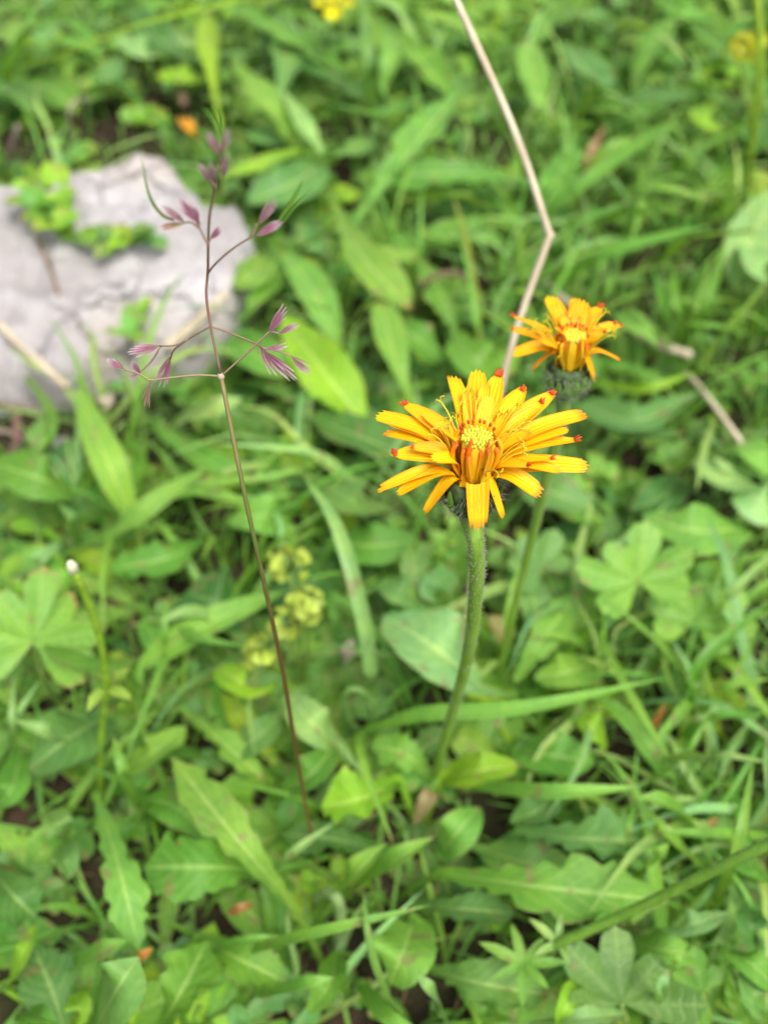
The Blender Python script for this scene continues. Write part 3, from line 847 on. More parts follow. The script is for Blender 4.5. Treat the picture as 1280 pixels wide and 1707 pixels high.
# ------------------------------------------------------------------ orange hawksbeard flowers
def hairs(mb, surf, n, l0, l1, r, rg):
    for _ in range(n):
        p, nm = surf(rg)
        d = (nm + Vector((rg.gauss(0, .35), rg.gauss(0, .35), rg.gauss(0, .35)))).normalized(); L = rg.uniform(l0, l1)
        bend = Vector((rg.gauss(0, .2), rg.gauss(0, .2), rg.gauss(-.1, .2))) * L
        b = len(mb.v); s = d.orthogonal().normalized(); q = d.cross(s)
        for k in range(3):
            a = k * 2.094; w = s * math.cos(a) + q * math.sin(a); mb.v += [p + w * r - d * r, p + d * L * .6 + w * r * .7 + bend * .3]; mb.uv += [(0, 0), (0, .6)]
        mb.v.append(p + d * L + bend); mb.uv.append((0, 1))
        for k in range(3):
            j = (k + 1) % 3; mb.f += [(b + 2 * k, b + 2 * j, b + 2 * j + 1, b + 2 * k + 1), (b + 2 * k + 1, b + 2 * j + 1, b + 6)]
def petal_mesh(O, up, tip, W, base_r, rise, curl, seed, origin, red=0):
    W = W * 1.14
    rg = random.Random(seed); d = tip - O; dh = d - up * d.dot(up); az = dh.normalized(); Lh = dh.length
    P0 = O + az * base_r - up * 0.001
    P1 = O + az * (base_r + 0.10 * Lh) + up * rise
    P2 = O + az * (0.55 * Lh) + up * (rise * 0.55 + 0.45 * d.dot(up) + curl)
    path = spline([P0, P1.lerp(P0.lerp(P2, .5), .35), P2, tip], 20)
    rows, uvs = [], []; nw = 12; tilt = rg.uniform(-.45, .45); cup = rg.uniform(.05, .45) ; ph = rg.uniform(0, 6.28)
    for i, p in enumerate(path):
        t = i / 19; tg = (path[min(i + 1, 19)] - path[max(i - 1, 0)]).normalized()
        sd = tg.cross(up); sd = sd.normalized() if sd.length > .1 else tg.cross(az.cross(up).cross(tg)).normalized()
        sd = az.cross(up).normalized().lerp(sd, .5).normalized(); sd = (sd - tg * sd.dot(tg)).normalized(); nm = sd.cross(tg).normalized()
        sd2 = sd * math.cos(tilt * t) + nm * math.sin(tilt * t); nm = sd2.cross(tg).normalized()
        w = W * (0.26 + 0.74 * min(1, max(0, t - .12) / .42) ** 1.1) * (1 - (0.62 if red else 0.25) * max(0, (t - .7) / .3) ** 2)
        row, uq = [], []
        for j in range(2 * nw + 1):
            u = j / nw - 1
            ext = 0
            if i == 19: ext = W * rg.uniform(.25, .5) * (0.5 + 0.5 * math.cos(u * 2.0 * 2 * math.pi + ph)) - W * .5 * u * u
            elif i == 18: ext = -W * .12 * u * u
            h = cup * w * u * u + 0.03 * w * math.cos(u * 15) + 0.10 * w * math.sin(t * 6 + ph + u * 1.5)
            row.append(p + sd2 * (u * w) + nm * h + tg * ext); uq.append((0.5 + .5 * u, t))
        rows.append(row); uvs.append(uq)
    mb = MB(); mb.grid(rows, uvs)
    return mb.mesh('ray_floret', origin), path
def hawksbeard(O, up, petals, stem_pts, stem_r, inner_h, inner_r, rim_r, cup_h, label, seed, notch=None, pale=False):
    rg = random.Random(seed); base = stem_pts[-1]
    t = thing('hawksbeard_flower', base, label, 'flower', None)
    X = Vector((1, 0, 0)); X = (X - up * X.dot(up)).normalized(); Y = up.cross(X)
    def L(a, r, h): return O + (X * math.cos(a) + Y * math.sin(a)) * r + up * h
    # stalk
    sp_ = spline(stem_pts, 40); mb = MB(); n = 14; rows, uvs = [], []
    for i, p in enumerate(sp_):
        f = i / 39; tg = (sp_[min(i + 1, 39)] - sp_[max(i - 1, 0)]).normalized(); a = tg.orthogonal().normalized() if i == 0 else (a - tg * a.dot(tg)).normalized()
        b = tg.cross(a); r = stem_r * (1.12 - .25 * min(1, f * 5) ) * (1 - .12 * f) if f < .2 else stem_r * .87 * (1 - .15 * f)
        rows.append([p + (a * math.cos(6.2832 * k / n) + b * math.sin(6.2832 * k / n)) * r * (1 + .10 * (-1) ** k) for k in range(n)]); uvs.append([(k / n, f) for k in range(n)])
    mb.grid(rows, uvs, True)
    st = obj('stalk', mb.mesh('stalk', base), M['stem'], t)
    hb = MB()
    def ssurf(g):
        f = g.random() ** 2.0 * .8; q = f * 39; i = int(q); p = sp_[i].lerp(sp_[min(i + 1, 39)], q - i); tg = (sp_[min(i + 1, 39)] - sp_[i]).normalized()
        a_ = tg.orthogonal().normalized(); b_ = tg.cross(a_); an = g.uniform(0, 6.283); nn = a_ * math.cos(an) + b_ * math.sin(an)
        return p + nn * stem_r * .9, nn
    hairs(hb, ssurf, 1700, .0002, .0007, .000042, rg)
    h = obj('stalk_hair', hb.mesh('stalk_hair', base), M['hair'], st); h['kind'] = 'stuff'
    # involucre: a dark cup with overlapping bracts
    mb = MB(); prof = [(stem_r * .9, -cup_h - .0012), (stem_r * 1.25, -cup_h), (rim_r * .78, -cup_h * .82), (rim_r * .98, -cup_h * .5), (rim_r * 1.0, -cup_h * .2), (rim_r * .9, 0.0008), (rim_r * .5, 0.0004)]
    mb.grid([[L(6.2832 * k / 20, r, hh) for k in range(20)] for r, hh in prof], [[(k / 20, i / 6) for k in range(20)] for i in range(7)], True)
    cupo = obj('involucre', mb.mesh('involucre', base), M['bract'], t)
    for k in range(15):
        a = 6.2832 * k / 15 + rg.uniform(-.06, .06); mb = MB(); rows, uvs = [], []; hi = rg.uniform(-.0008, .0003)
        for i in range(6):
            f = i / 5; hh = -cup_h * (1 - f) + f * hi; rr = (stem_r * 1.3 + (rim_r * 1.07 - stem_r * 1.3) * min(1, f * 2.0) ** .55) + .0002
            w = rim_r * .26 * math.sin(math.pi * (.18 + .8 * f)) / rim_r
            rows.append([L(a - w, rr - .0001, hh), L(a, rr + .00022, hh), L(a + w, rr - .0001, hh)]); uvs.append([(0, f), (.5, f), (1, f)])
        mb.grid(rows, uvs); obj('bract', mb.mesh('bract', base), M['stem_dk'] if pale or k % 3 == 0 else M['bract'], cupo)
    hb = MB()
    def csurf(g):
        f = g.random(); a = g.uniform(0, 6.283); rr = stem_r * 1.3 + (rim_r * 1.08 - stem_r * 1.3) * min(1, f * 2) ** .55
        nn = (X * math.cos(a) + Y * math.sin(a)) - up * .35; return L(a, rr, -cup_h * (1 - f)), nn.normalized()
    hairs(hb, csurf, 750 if pale else 520, .0006, .0019, .00004 if pale else .000035, rg)
    h = obj('involucre_hair', hb.mesh('involucre_hair', base), M['hair'], cupo); h['kind'] = 'stuff'
    # ray florets
    for i, (tip, W, rise, curl, red) in enumerate(petals):
        me, path = petal_mesh(O, up, tip, W, inner_r * .75, rise, curl, seed * 100 + i, base, red)
        o = obj('ray_floret', me, M['petal'], t, color=(1, rg.uniform(.70, .84), .75) if pale else (1, rg.uniform(.80, 1.0), .9))
        if red:
            mb = MB(); tg = (path[-1] - path[-3]).normalized(); c = path[-1] - tg * W * .55 + up * W * .12; sd = tg.cross(up).normalized()
            for e in (-.6, -.2, .25, .6):
                mb.blob(c + sd * (W * e * .45), (tg + up * (.25 + rg.uniform(0, .5)) + sd * (e * .3 + rg.uniform(-.2, .2))).normalized(), W * rg.uniform(.08, .15), W * rg.uniform(.35, .9), 5, 6, lambda t: (math.sin(math.pi * (.12 + .8 * t)) ** .7))
            obj('red_tip', mb.mesh('red_tip', base), M['ptip'], o)
    # inner florets, still closed
    nI = 21
    for k in range(nI):
        a = 6.2832 * k / nI + rg.uniform(-.07, .07)
        if notch is not None and abs((a - notch + math.pi) % 6.2832 - math.pi) < .3: continue
        top = inner_h * rg.uniform(.7, 1.02); rb = inner_r * rg.uniform(.8, 1.3); tw = rg.uniform(-.22, .22)
        pts = spline([L(a, inner_r * .5, 0), L(a + tw * .5, rb * .95, inner_h * .42), L(a + tw, rb, inner_h * .72), L(a + tw, rb * .8, top)], 10)
        w = inner_r * rg.uniform(.10, .16); mb = MB()
        mb.tube(pts, lambda t: w * (.55 + .6 * t if t < .75 else 1.0 * (1 - ((t - .75) / .25) ** 2 * .75)), 6)
        obj('inner_floret', mb.mesh('inner_floret', base), M['floret'] if rg.random() < .62 else M['floret_y'], t)
    # packed centre
    mb = MB(); mb.grid([[L(6.2832 * k / 16, r * inner_r, hh * inner_h) for k in range(16)] for r, hh in ((.55, 0), (.78, .5), (.74, .82), (.5, .88), (.05, .9))], [[(k / 16, i / 4) for k in range(16)] for i in range(5)], True)
    obj('disc_core', mb.mesh('disc_core', base), M['floret_y'], t)
    for k in range(64):
        rr = inner_r * .8 * math.sqrt((k + .5) / 64); a = k * 2.39996
        mb = MB(); mb.blob(L(a, rr, inner_h * (.86 - .05 * (rr / inner_r) ** 2)), up, inner_r * .105, inner_h * rg.uniform(.05, .09), 4, 6)
        obj('disc_knob', mb.mesh('disc_knob', base), M['disc'], t)
    for k in range(8):
        a = R(20 + 20 * k) + rg.uniform(-.1, .1); mb = MB(); mb.blob(L(a, inner_r * .86, inner_h * .93), (up + (X * math.cos(a) + Y * math.sin(a)) * .3).normalized(), inner_r * .09, inner_r * .27, 4, 6)
        obj('floret_tip', mb.mesh('floret_tip', base), M['ptip'], t)
    # styles with forked stigmas
    for k in range(34):
        a = rg.uniform(0, 6.2832) if k < 4 else R(rg.uniform(-15, 195)); h0 = inner_h * rg.uniform(.7, 1.2); r0 = inner_r * rg.uniform(1.5, 2.9)
        q = L(a, r0, h0); pts = spline([L(a, inner_r * 1.0, 0.0005), L(a, inner_r * 1.15, h0 * .45), q.lerp(L(a, inner_r * 1.3, h0 * .7), .5), q], 9)
        mb = MB(); mb.tube(pts, stem_r * .085, 5); tg = (pts[-1] - pts[-2]).normalized(); sd = tg.orthogonal().normalized()
        for e in (-1, 1):
            e1 = q + (tg + sd * .7 * e) * .0006; mb.tube([q - tg * .0001, e1, e1 + (sd * e * .9 - tg * .5) * .0006], lambda t: stem_r * .085 * (1 - .4 * t), 4)
        obj('style', mb.mesh('style', base), M['style'], t)
    return t

O1 = at_depth(787, 800, 0.158)
def z1(x, y): return 600 + x / 3.048, 580 + y / 3.048
PET1 = [  # tip in the close-up, height of the tip over the receptacle (mm), half width (mm), rise, curl, red tip
 (95, 345, 5, 1.35, 5, 1, 0), (130, 440, 4.5, 1.3, 4, 1, 0), (165, 540, 4, 1.35, 4, .5, 1), (108, 728, 2.2, 1.4, 3, 1, 0), (200, 738, 3, 1.4, 3.4, 1, 0),
 (335, 832, -1.2, 1.15, 3, 1.6, 0), (598, 903, -3, 1.55, 2.2, 2.2, 0), (724, 858, -3, .7, 2.4, 2, 0), (908, 740, 1, 1.45, 3, 1, 0), (1146, 600, 2.6, 1.4, 3, .6, 0),
 (868, 598, 6, 1.2, 4, .3, 1), (992, 566, 5, 1.3, 4, .3, 1), (1112, 470, 5, 1.35, 5, .5, 1), (1140, 345, 5.5, 1.5, 5, .8, 0), (985, 225, 7.5, 1.4, 6, .3, 1),
 (932, 270, 8.5, 1.2, 6, 0, 1), (832, 205, 8, 1.4, 6, .2, 1), (706, 130, 9, 1.5, 6, .2, 1), (596, 125, 8.2, 1.5, 6, .2, 0), (466, 150, 8, 1.35, 6, .4, 0), (215, 282, 6.2, 1.45, 5.5, .4, 1),
 (655, 250, 10, 1.2, 6, 0, 0), (640, 190, 9.5, 1.0, 6, .1, 0), (545, 205, 9.5, .95, 6, .1, 0), (895, 310, 8.5, 1.0, 6, .1, 0), (1050, 415, 6.5, 1.05, 5, .2, 0), (160, 392, 5.5, 1.0, 5, .3, 0), (255, 505, 6, 1.0, 5, .3, 1), (1010, 628, 4, 1.1, 4, .4, 0), (330, 330, 7.5, 1.0, 6, .2, 0), (770, 330, 10, 1.2, 6, 0, 0), (370, 560, 7.5, 1.0, 5, 0, 0), (420, 420, 8.5, 1.1, 6, 0, 0), (860, 430, 8, 1.1, 5.5, 0, 0), (520, 742, -.3, .8, 3.2, 2, 0), (650, 730, .2, .8, 3.2, 2, 0)]
def ptips(lst, conv, O, sc=1.0):
    out = []
    for x, y, hz, w, rise, curl, red in lst:
        px, py = conv(x, y); out.append((at_z(px, py, O.z + hz / 1000 * sc), w / 1000 * sc, rise / 1000 * sc, curl / 1000 * sc, red))
    return out
UP1 = Vector((0.02, 0.08, 1)).normalized()
stem1 = [O1 - UP1 * .0072, at_depth(793, 905, .163), at_depth(793, 985, .176), at_depth(778, 1100, .205), at_depth(748, 1210, .25), on_ground(at_z(718, 1310, 0), -.003)]
hawksbeard(O1, UP1, ptips(PET1, z1, O1), stem1, .00145, .0100, .0029, .0041, .0062, 'wide open orange-yellow flower with red-tipped rays on a bent green hairy stalk', 3)

O2 = at_depth(948, 612, 0.196)
def z2(x, y): return 820 + x / 5.333, 470 + y / 5.333
PET2 = [(172, 300, 6, 1.25, 5, .6, 1), (168, 415, 5, .9, 4, .6, 1), (205, 640, 3, 1.25, 4, 1.2, 0), (360, 770, .3, 1.25, 4.5, 1.4, 0), (905, 862, -.8, 1.3, 4.5, 1.4, 0), (1128, 688, 2, 1.1, 4, 1, 0),
        (1160, 385, 6, .9, 5, .3, 1), (1098, 365, 6.5, 1.1, 5, .3, 1), (1010, 440, 8, 1.0, 5, 0, 1), (965, 210, 8, 1.35, 6, .2, 1), (800, 180, 8.5, 1.9, 6, .2, 0), (740, 158, 8, 1.2, 6, .2, 0), (508, 145, 8, 1.6, 6, .2, 0),
        (620, 300, 9, 1.0, 6, 0, 0), (440, 520, 7.5, 1.0, 5, 0, 0), (900, 500, 8, 1.1, 5, 0, 0), (560, 420, 9, 1.0, 6, 0, 0)]
stem2 = [O2 - Vector((0, 0, .0075)), at_depth(936, 700, .207), at_depth(912, 790, .225), at_depth(888, 890, .25), at_depth(858, 1010, .285), on_ground(at_z(826, 1130, 0), -.003)]
hawksbeard(O2, Vector((0, .05, 1)).normalized(), ptips(PET2, z2, O2), stem2, .0013, .0086, .0027, .0037, .0062, 'half open orange flower behind the wide open one, beside the bent straw', 7, notch=R(-95), pale=True)

# ------------------------------------------------------------------ purple meadow-grass
def zg(x, y): return 150 + x / 3.2, 180 + y / 3.2
YP = 0.1185
def g_at(x, y, dy=0.0):
    px, py = zg(x, y); r = ray(px, py); return C0 + r * ((YP + dy) / r.y)
def meadow_grass():
    base = on_ground(at_z(532, 1455, 0), -.003)
    t = thing('meadow_grass', base, 'slender grass stalk with open purple flowering panicle before the limestone', 'grass')
    N1 = g_at(700, 1432); N2 = g_at(645, 1165)
    low = [base, at_depth(520, 1400, .275), at_depth(504, 1310, .245), at_depth(487, 1210, .215), at_depth(470, 1110, .195), at_depth(440, 970, .176), at_depth(405, 810, .164), N1]
    top = [N1, N2, g_at(622, 1000), g_at(630, 870), g_at(632, 710, -.004), g_at(640, 560, -.007), g_at(672, 420, -.010), g_at(695, 280, -.013), g_at(698, 200, -.014)]
    mb = MB(); mb.tube(spline(low, 40), lambda t: .00052 - .00016 * t, 8, v0=0, v1=1)
    cu = obj('culm', mb.mesh('culm', base), M['culm'], t)
    mb = MB(); mb.blob(N1 - Vector((0, 0, .0008)), Vector((0, 0, 1)), .0006, .0016); obj('node', mb.mesh('node', base), M['straw'], cu)
    mb = MB(); mb.tube(spline(top, 30), lambda t: .00025 - .00010 * t, 6); obj('rachis', mb.mesh('rachis', base), M['rachis'], t)
    BR = [[(700, 1430), (790, 1350), (900, 1250), (960, 1190)], [(700, 1430), (570, 1425), (420, 1440), (320, 1452), (270, 1420), (180, 1392)], [(320, 1452), (322, 1480)],
          [(645, 1165), (760, 1205), (870, 1250), (915, 1278)], [(645, 1165), (560, 1210), (470, 1262), (375, 1270)], [(520, 1235), (450, 1290), (430, 1340)], [(375, 1275), (330, 1350), (265, 1415)],
          [(628, 885), (670, 830), (760, 752), (860, 690), (900, 675)], [(635, 740), (600, 670), (570, 610)], [(585, 640), (540, 610), (500, 612)], [(632, 715), (650, 690)], [(860, 690), (890, 620)], [(960, 1190), (1010, 1203)], [(672, 420), (640, 390)], [(690, 330), (720, 300)], [(915, 1278), (1010, 1300), (1080, 1325)]]
    for k, b in enumerate(BR):
        dy = [0, 0, 0, .006, .004, .005, .004, -.007, -.007, -.007, -.005, -.007, 0, -.011, -.013, .008][k]
        P = [g_at(x, y, dy * (i / (len(b) - 1)) if k not in (2, 6, 9, 11, 15, 8, 10, 13, 14) else dy) for i, (x, y) in enumerate(b)]
        mb = MB(); mb.tube(spline(P, 12), lambda t: .00017 - .00004 * t, 5); obj('branch', mb.mesh('branch', base), M['rachis'], t)
    SP = [((955, 1190), (1052, 1062), 0, 17, 0), ((1008, 1203), (1116, 1160), 0, 15, 1), ((905, 1272), (1015, 1412), .008, 16, 0), ((940, 1300), (1085, 1445), .009, 16, 0), ((930, 1290), (1055, 1272), .007, 10, 0), ((1072, 1322), (1172, 1415), .012, 13, 1),
          ((182, 1393), (92, 1338), 0, 15, 0), ((268, 1418), (228, 1345), .005, 12, 0), ((262, 1415), (210, 1442), .005, 12, 1), ((324, 1470), (298, 1592), .002, 12, 2), ((434, 1325), (378, 1475), .006, 15, 0), ((378, 1270), (215, 1305), .006, 15, 0),
          ((590, 625), (470, 470), -.007, 17, 0), ((505, 612), (385, 520), -.007, 16, 1), ((505, 618), (375, 640), -.007, 13, 2), ((640, 700), (708, 636), -.005, 12, 0), ((885, 682), (1030, 612), -.007, 19, 0), ((895, 625), (1005, 490), -.007, 14, 1),
          ((648, 405), (578, 290), -.011, 15, 1), ((655, 400), (650, 285), -.011, 16, 1), ((705, 380), (742, 232), -.012, 14, 1), ((695, 255), (628, 122), -.014, 17, 1), ((700, 240), (745, 112), -.014, 15, 1), ((575, 615), (560, 520), -.007, 12, 0)]
    for k, (a, b, dy, w, kind) in enumerate(SP):
        A, B = g_at(*a, dy), g_at(*b, dy); ax = B - A; L = ax.length; ax.normalize(); sd = ax.cross(AX).normalized(); r = w / 3.2 * .5 * depth_of(A) / FPX * 1.15
        root = obj('spikelet', None, None, t) if False else None
        mb = MB(); mb.blob(A, ax, r * .8, L * .85, 6, 6); sp0 = obj('spikelet', mb.mesh('spikelet', base), M['glume' if kind != 1 else 'glume_pale'] if kind != 2 else M['rachis'], t)
        rg = random.Random(k)
        for e, f in ((-1, .55), (1, .62), (-.6, .85), (.7, .95), (0, 1.0)):
            st = A + ax * (L * (f - .55) * .5); d = (ax + sd * e * rg.uniform(.08, .26) - AX * rg.uniform(0, .2)).normalized(); mb = MB()
            P = [st, st + d * L * .28 + sd * e * r * .4, st + d * L * .55 + sd * e * r * .35, st + d * L * .84]
            ribbon(mb, P, r * .8, 'o', fold=.7, ripple=0, nl=7, nw=2, up=-AX, seed=k)
            obj('glume', mb.mesh('glume', base), M['glume' if kind == 0 else 'glume_pale'] if kind != 2 else M['rachis'], sp0)
    for b, w in (([(450, 600), (385, 570), (320, 470), (272, 240)], 20), ([(1010, 605), (1090, 480), (1145, 375)], 24), ([(1030, 610), (1100, 520), (1190, 420)], 14), ([(700, 150), (705, 70), (690, 10)], 18), ([(710, 150), (660, 60), (595, -10)], 20)):
        P = [g_at(x, y, -.014 if b[0][1] < 200 else -.007) for x, y in b]; mb = MB(); ribbon(mb, P, w / 3.2 * .5 * depth_of(P[1]) / FPX, 'g', fold=.6, ripple=.02, up=-AX)
        obj('sprouting_leaf', mb.mesh('sprouting_leaf', base), M['blade'], t, color=(.12, .28, .04))
meadow_grass()

# ------------------------------------------------------------------ stalks
def tube_thing(name, pts, rad, mat, label, cat, n=8, nseg=30, color=None, group=None):
    base = pts[0]; mb = MB(); mb.tube(spline(pts, nseg) if nseg else pts, rad, n)
    o = obj(name, mb.mesh(name, base), mat, loc=base, color=color); return tag(o, label, cat, group)
# the bent straw: two straight runs with a sharp kink
def straw():
    K = at_depth(916, 392, .25); A = on_ground(at_z(762, 1150, 0), -.003); B = at_depth(798, 880, .292); A2 = at_depth(742, -40, .235)
    t = thing('dry_straw', A, 'tall dry beige straw sharply bent above the half open flower', 'straw')
    mb = MB(); p = [A, A.lerp(B, .5), B, at_depth(842, 615, .262), K - (K - at_depth(842, 615, .262)).normalized() * .002, K]
    mb.tube(spline(p, 24), lambda t: .00098 - .0001 * t, 8); lo = obj('lower_run', mb.mesh('lower_run', A), M['straw'], t)
    mb = MB(); q = at_depth(850, 215, .242)
    mb.tube(spline([K - (K - B).normalized() * .0004, K.lerp(q, .05), q + Vector((.0008, 0, 0)), A2], 24), lambda t: .00094 - .0001 * t, 8); obj('upper_run', mb.mesh('upper_run', A), M['straw'], t)
    mb = MB(); mb.blob(K + Vector((0, 0, -.0016)), Vector((0.1, 0, 1)).normalized(), .0011, .0026); obj('node', mb.mesh('node', A), M['straw'], t)
straw()
def leaning_stalk():
    P = [at_z(850, 1620, .022), at_depth(905, 1585, .238), at_depth(1060, 1515, .222), at_depth(1200, 1445, .207), at_depth(1300, 1398, .199), at_depth(1420, 1345, .19)]
    base = on_ground(at_z(800, 1640, 0), -.002)
    P = [base] + P
    t = thing('hairy_stalk', base, 'dark green hairy flower stalk leaning low over the grass', 'stalk')
    s_ = spline(P, 44); mb = MB(); mb.tube(s_, lambda t: .00092 + .00026 * min(1, t * 2), 10); st = obj('stalk', mb.mesh('stalk', base), M['stem_dk'], t)
    hb = MB(); rg = random.Random(4)
    def surf(g):
        q = g.uniform(4, 42.9); i = int(q); p = s_[i].lerp(s_[i + 1], q - i); tg = (s_[i + 1] - s_[i]).normalized(); a = tg.orthogonal().normalized(); b = tg.cross(a); an = g.uniform(0, 6.283); nn = a * math.cos(an) + b * math.sin(an)
        return p + nn * .00112, nn
    hairs(hb, surf, 900, .0003, .0008, .00003, rg); h = obj('stalk_hair', hb.mesh('stalk_hair', base), M['hair'], st); h['kind'] = 'stuff'
leaning_stalk()
def bud_stalk():
    base = on_ground(at_z(158, 1330, 0), -.003); W = at_depth(176, 1148, .262)
    t = thing('bud_stalk', base, 'thin green stalk with one whitish bud beside the pale lobed leaf', 'bud')
    P = [base, at_depth(168, 1250, .285), W, at_depth(170, 1080, .246), at_depth(150, 1010, .232), at_depth(124, 952, .222)]
    mb = MB(); mb.tube(spline(P, 26), lambda t: .0008 + .0002 * t, 8); obj('stalk', mb.mesh('stalk', base), M['tint_t'], t, color=(.36, .58, .05))
    e = P[-1]; ax = (P[-1] - P[-2]).normalized(); mb = MB(); mb.blob(e - ax * .0006, ax, .00125, .0040, 6, 8, lambda t: math.sin(math.pi * (.18 + .74 * t)) ** .7); obj('bud', mb.mesh('bud', base), M['tint_t'], t, color=(.85, .83, .58))
    for dx, dy in ((42, -32), (-30, 40), (45, 18), (-16, -10)):
        q = at_depth(176 + dx, 1148 + dy, .256); mb = MB(); ribbon(mb, [W, W.lerp(q, .5) + Vector((0, 0, .001)), q], .0016, 'o', fold=.3, nl=8, nw=2); obj('leaf', mb.mesh('leaf', base), M['round'], t, color=(.26, .42, .06))
bud_stalk()
def g_line(pts, hs): return [at_z(x, y, h / 1000) for (x, y), h in zip(pts, hs)]
def stalk_thing(name, pts, hs, r, mat, label, cat, color=None, group=None):
    P = g_line(pts, hs); return tube_thing(name, P, r, mat, label, cat, 7, 20, color, group)
def on_stone(x, y, dz=.001):
    p = at_z(x, y, ST_Z)
    for _ in range(4): p = at_z(x, y, max(gz(p.x, p.y), stone_top(p.x, p.y) if SDIST(p.x, p.y) > 0 else gz(p.x, p.y)) + dz)
    return p
tube_thing('dry_straw', [on_stone(-40, 500, .0015), on_stone(30, 572, .002), on_stone(70, 607, .002), on_stone(112, 645, .002)], .0016, M['straw'], 'flat tan straw lying across the corner of the limestone', 'straw')
tube_thing('dry_straw', [on_stone(278, 578, .004), on_stone(325, 540, .005), on_stone(378, 488, .005)], lambda t: .0022 - .0004 * t, M['straw'], 'thick pale straw leaning on the edge of the limestone', 'straw')
tube_thing('dead_stalk', [on_stone(60, 395, .002), on_stone(82, 440, .002), on_stone(98, 490, .0015)], .0009, M['tint'], 'thin brown dead stalk lying on the limestone', 'stalk', color=(.28, .18, .12))
stalk_thing('dry_stalk', [(1140, 620), (1165, 645), (1200, 690), (1238, 742)], [4, 16, 22, 18], .0011, M['straw'], 'dry tan stem ending in a faded seed head', 'stalk')
stalk_thing('dry_stalk', [(1060, 560), (1100, 575), (1152, 592)], [6, 16, 18], .0018, M['straw'], 'short thick tan stem right of the half open flower', 'stem')
stalk_thing('dry_stalk', [(912, 470), (930, 490), (955, 510)], [14, 20, 16], .0013, M['straw'], 'small tan straw piece directly above the half open flower', 'straw')
stalk_thing('arched_stem', [(694, 530), (704, 482), (735, 456), (778, 462), (790, 500), (800, 560)], [0, 22, 30, 28, 20, -2], .0011, M['tint'], 'brown stem arched over like a hook behind the open flower', 'stem', (.20, .12, .075))
stalk_thing('curled_stem', [(125, 250), (118, 215), (115, 188), (128, 166), (150, 168)], [2, 16, 26, 30, 24], .0009, M['tint'], 'pale curled dry stem just above the limestone', 'stem', (.42, .34, .24))
stalk_thing('pink_stem', [(8, 285), (18, 250), (30, 210)], [-2, 20, 34], .0012, M['tint'], 'greyish pink dry stem standing left of the curled dry stem', 'stem', (.36, .26, .25))
stalk_thing('grass_loop', [(603, 1228), (578, 1190), (574, 1160), (590, 1148), (612, 1160), (622, 1196), (624, 1225)], [-2, 18, 30, 34, 30, 16, -2], .0010, M['tint'], 'light green blade curled into a narrow loop', 'grass', (.20, .36, .09))
stalk_thing('twisted_tendril', [(528, 1500), (545, 1488), (563, 1500), (568, 1540), (560, 1580)], [20, 34, 36, 24, -2], .0015, M['tint'], 'pale green hooked stem arching beside the long thin grass blade', 'stem', (.26, .38, .13))
stalk_thing('yellow_stalk', [(800, 600), (795, 500), (785, 440), (772, 380), (757, 335)], [-2, 20, 34, 40, 44], lambda t: .0011 - .0006 * t, M['tint'], 'yellow-green stalk with reddish tip beside the brown hooked stem', 'stalk', (.30, .30, .04))

# ------------------------------------------------------------------ small flowers and bits
def star_mesh(r, seed):
    mb = MB(); rg = random.Random(seed)
    for k in range(4):
        a = k * 1.5708 + rg.uniform(-.1, .1); d = Vector((math.cos(a), math.sin(a), .45)).normalized()
        ribbon(mb, [Vector((0, 0, 0)), d * r * .5, d * r + Vector((0, 0, -.15 * r))], r * .42, 'o', fold=.2, ripple=0, nl=5, nw=1)
    mb.blob(Vector((0, 0, -.3 * r)), Vector((0, 0, 1)), r * .35, r * .6, 3, 5); me = mb.mesh('floret'); me.materials.append(M['tint_t']); return me
STARS = [star_mesh(.0026, i) for i in range(3)]
def umbel(root_px, clusters, label, col, stemcol):
    base = on_ground(at_z(*root_px, 0), -.002); t = thing('yellow_green_flower', base, label, 'flower')
    for (x, y, rpx, h, n) in clusters:
        c = at_z(x, y, h); r = rpx * depth_of(c) / FPX; mb = MB(); mb.tube(spline([base, base.lerp(c, .6) + Vector((.002, -.004, .006)), c - Vector((0, 0, r * .5))], 12), .0006, 6)
        obj('stem', mb.mesh('stem', base), M['tint'], t, color=stemcol)
        for k in range(n):
            d = Vector((random.gauss(0, 1), random.gauss(0, 1), abs(random.gauss(0, 1)) - .2)).normalized() * r * U(.55, 1.0)
            o = bpy.data.objects.new('floret', random.choice(STARS)); COL.objects.link(o); o.parent = t; o.location = c + d - base; q = U(.8, 1.25); o.scale = (q,) * 3
            o.rotation_euler = d.to_track_quat('Z', 'X').to_euler(); j = U(.75, 1.15); o.color = (col[0] * j, col[1] * j, col[2], 1)
            mb = MB(); mb.tube([c - Vector((0, 0, r * .5)), c + d], .00022, 4); obj('pedicel', mb.mesh('pedicel', base), M['tint'], t, color=stemcol)
umbel((500, 1130), [(482, 945, 36, .050, 20), (508, 1012, 34, .050, 20), (470, 1040, 24, .046, 12), (434, 1088, 26, .046, 14)], 'fuzzy yellow-green flower clusters right of the brown grass stalk', (.56, .68, .10), (.26, .38, .06))
umbel((1242, 330), [(1232, 85, 26, .075, 18), (1258, 72, 22, .078, 14)], 'yellow-green flower cluster on a lime stalk beside the leaf clump', (.64, .64, .03), (.28, .42, .04))
stalk_thing('lime_stalk', [(1245, 335), (1250, 250), (1262, 150), (1266, 60), (1258, -30)], [-2, 36, 70, 92, 110], .0014, M['tint'], 'upright lime green stalk behind the yellow-green flower cluster', 'stalk', (.30, .46, .03))
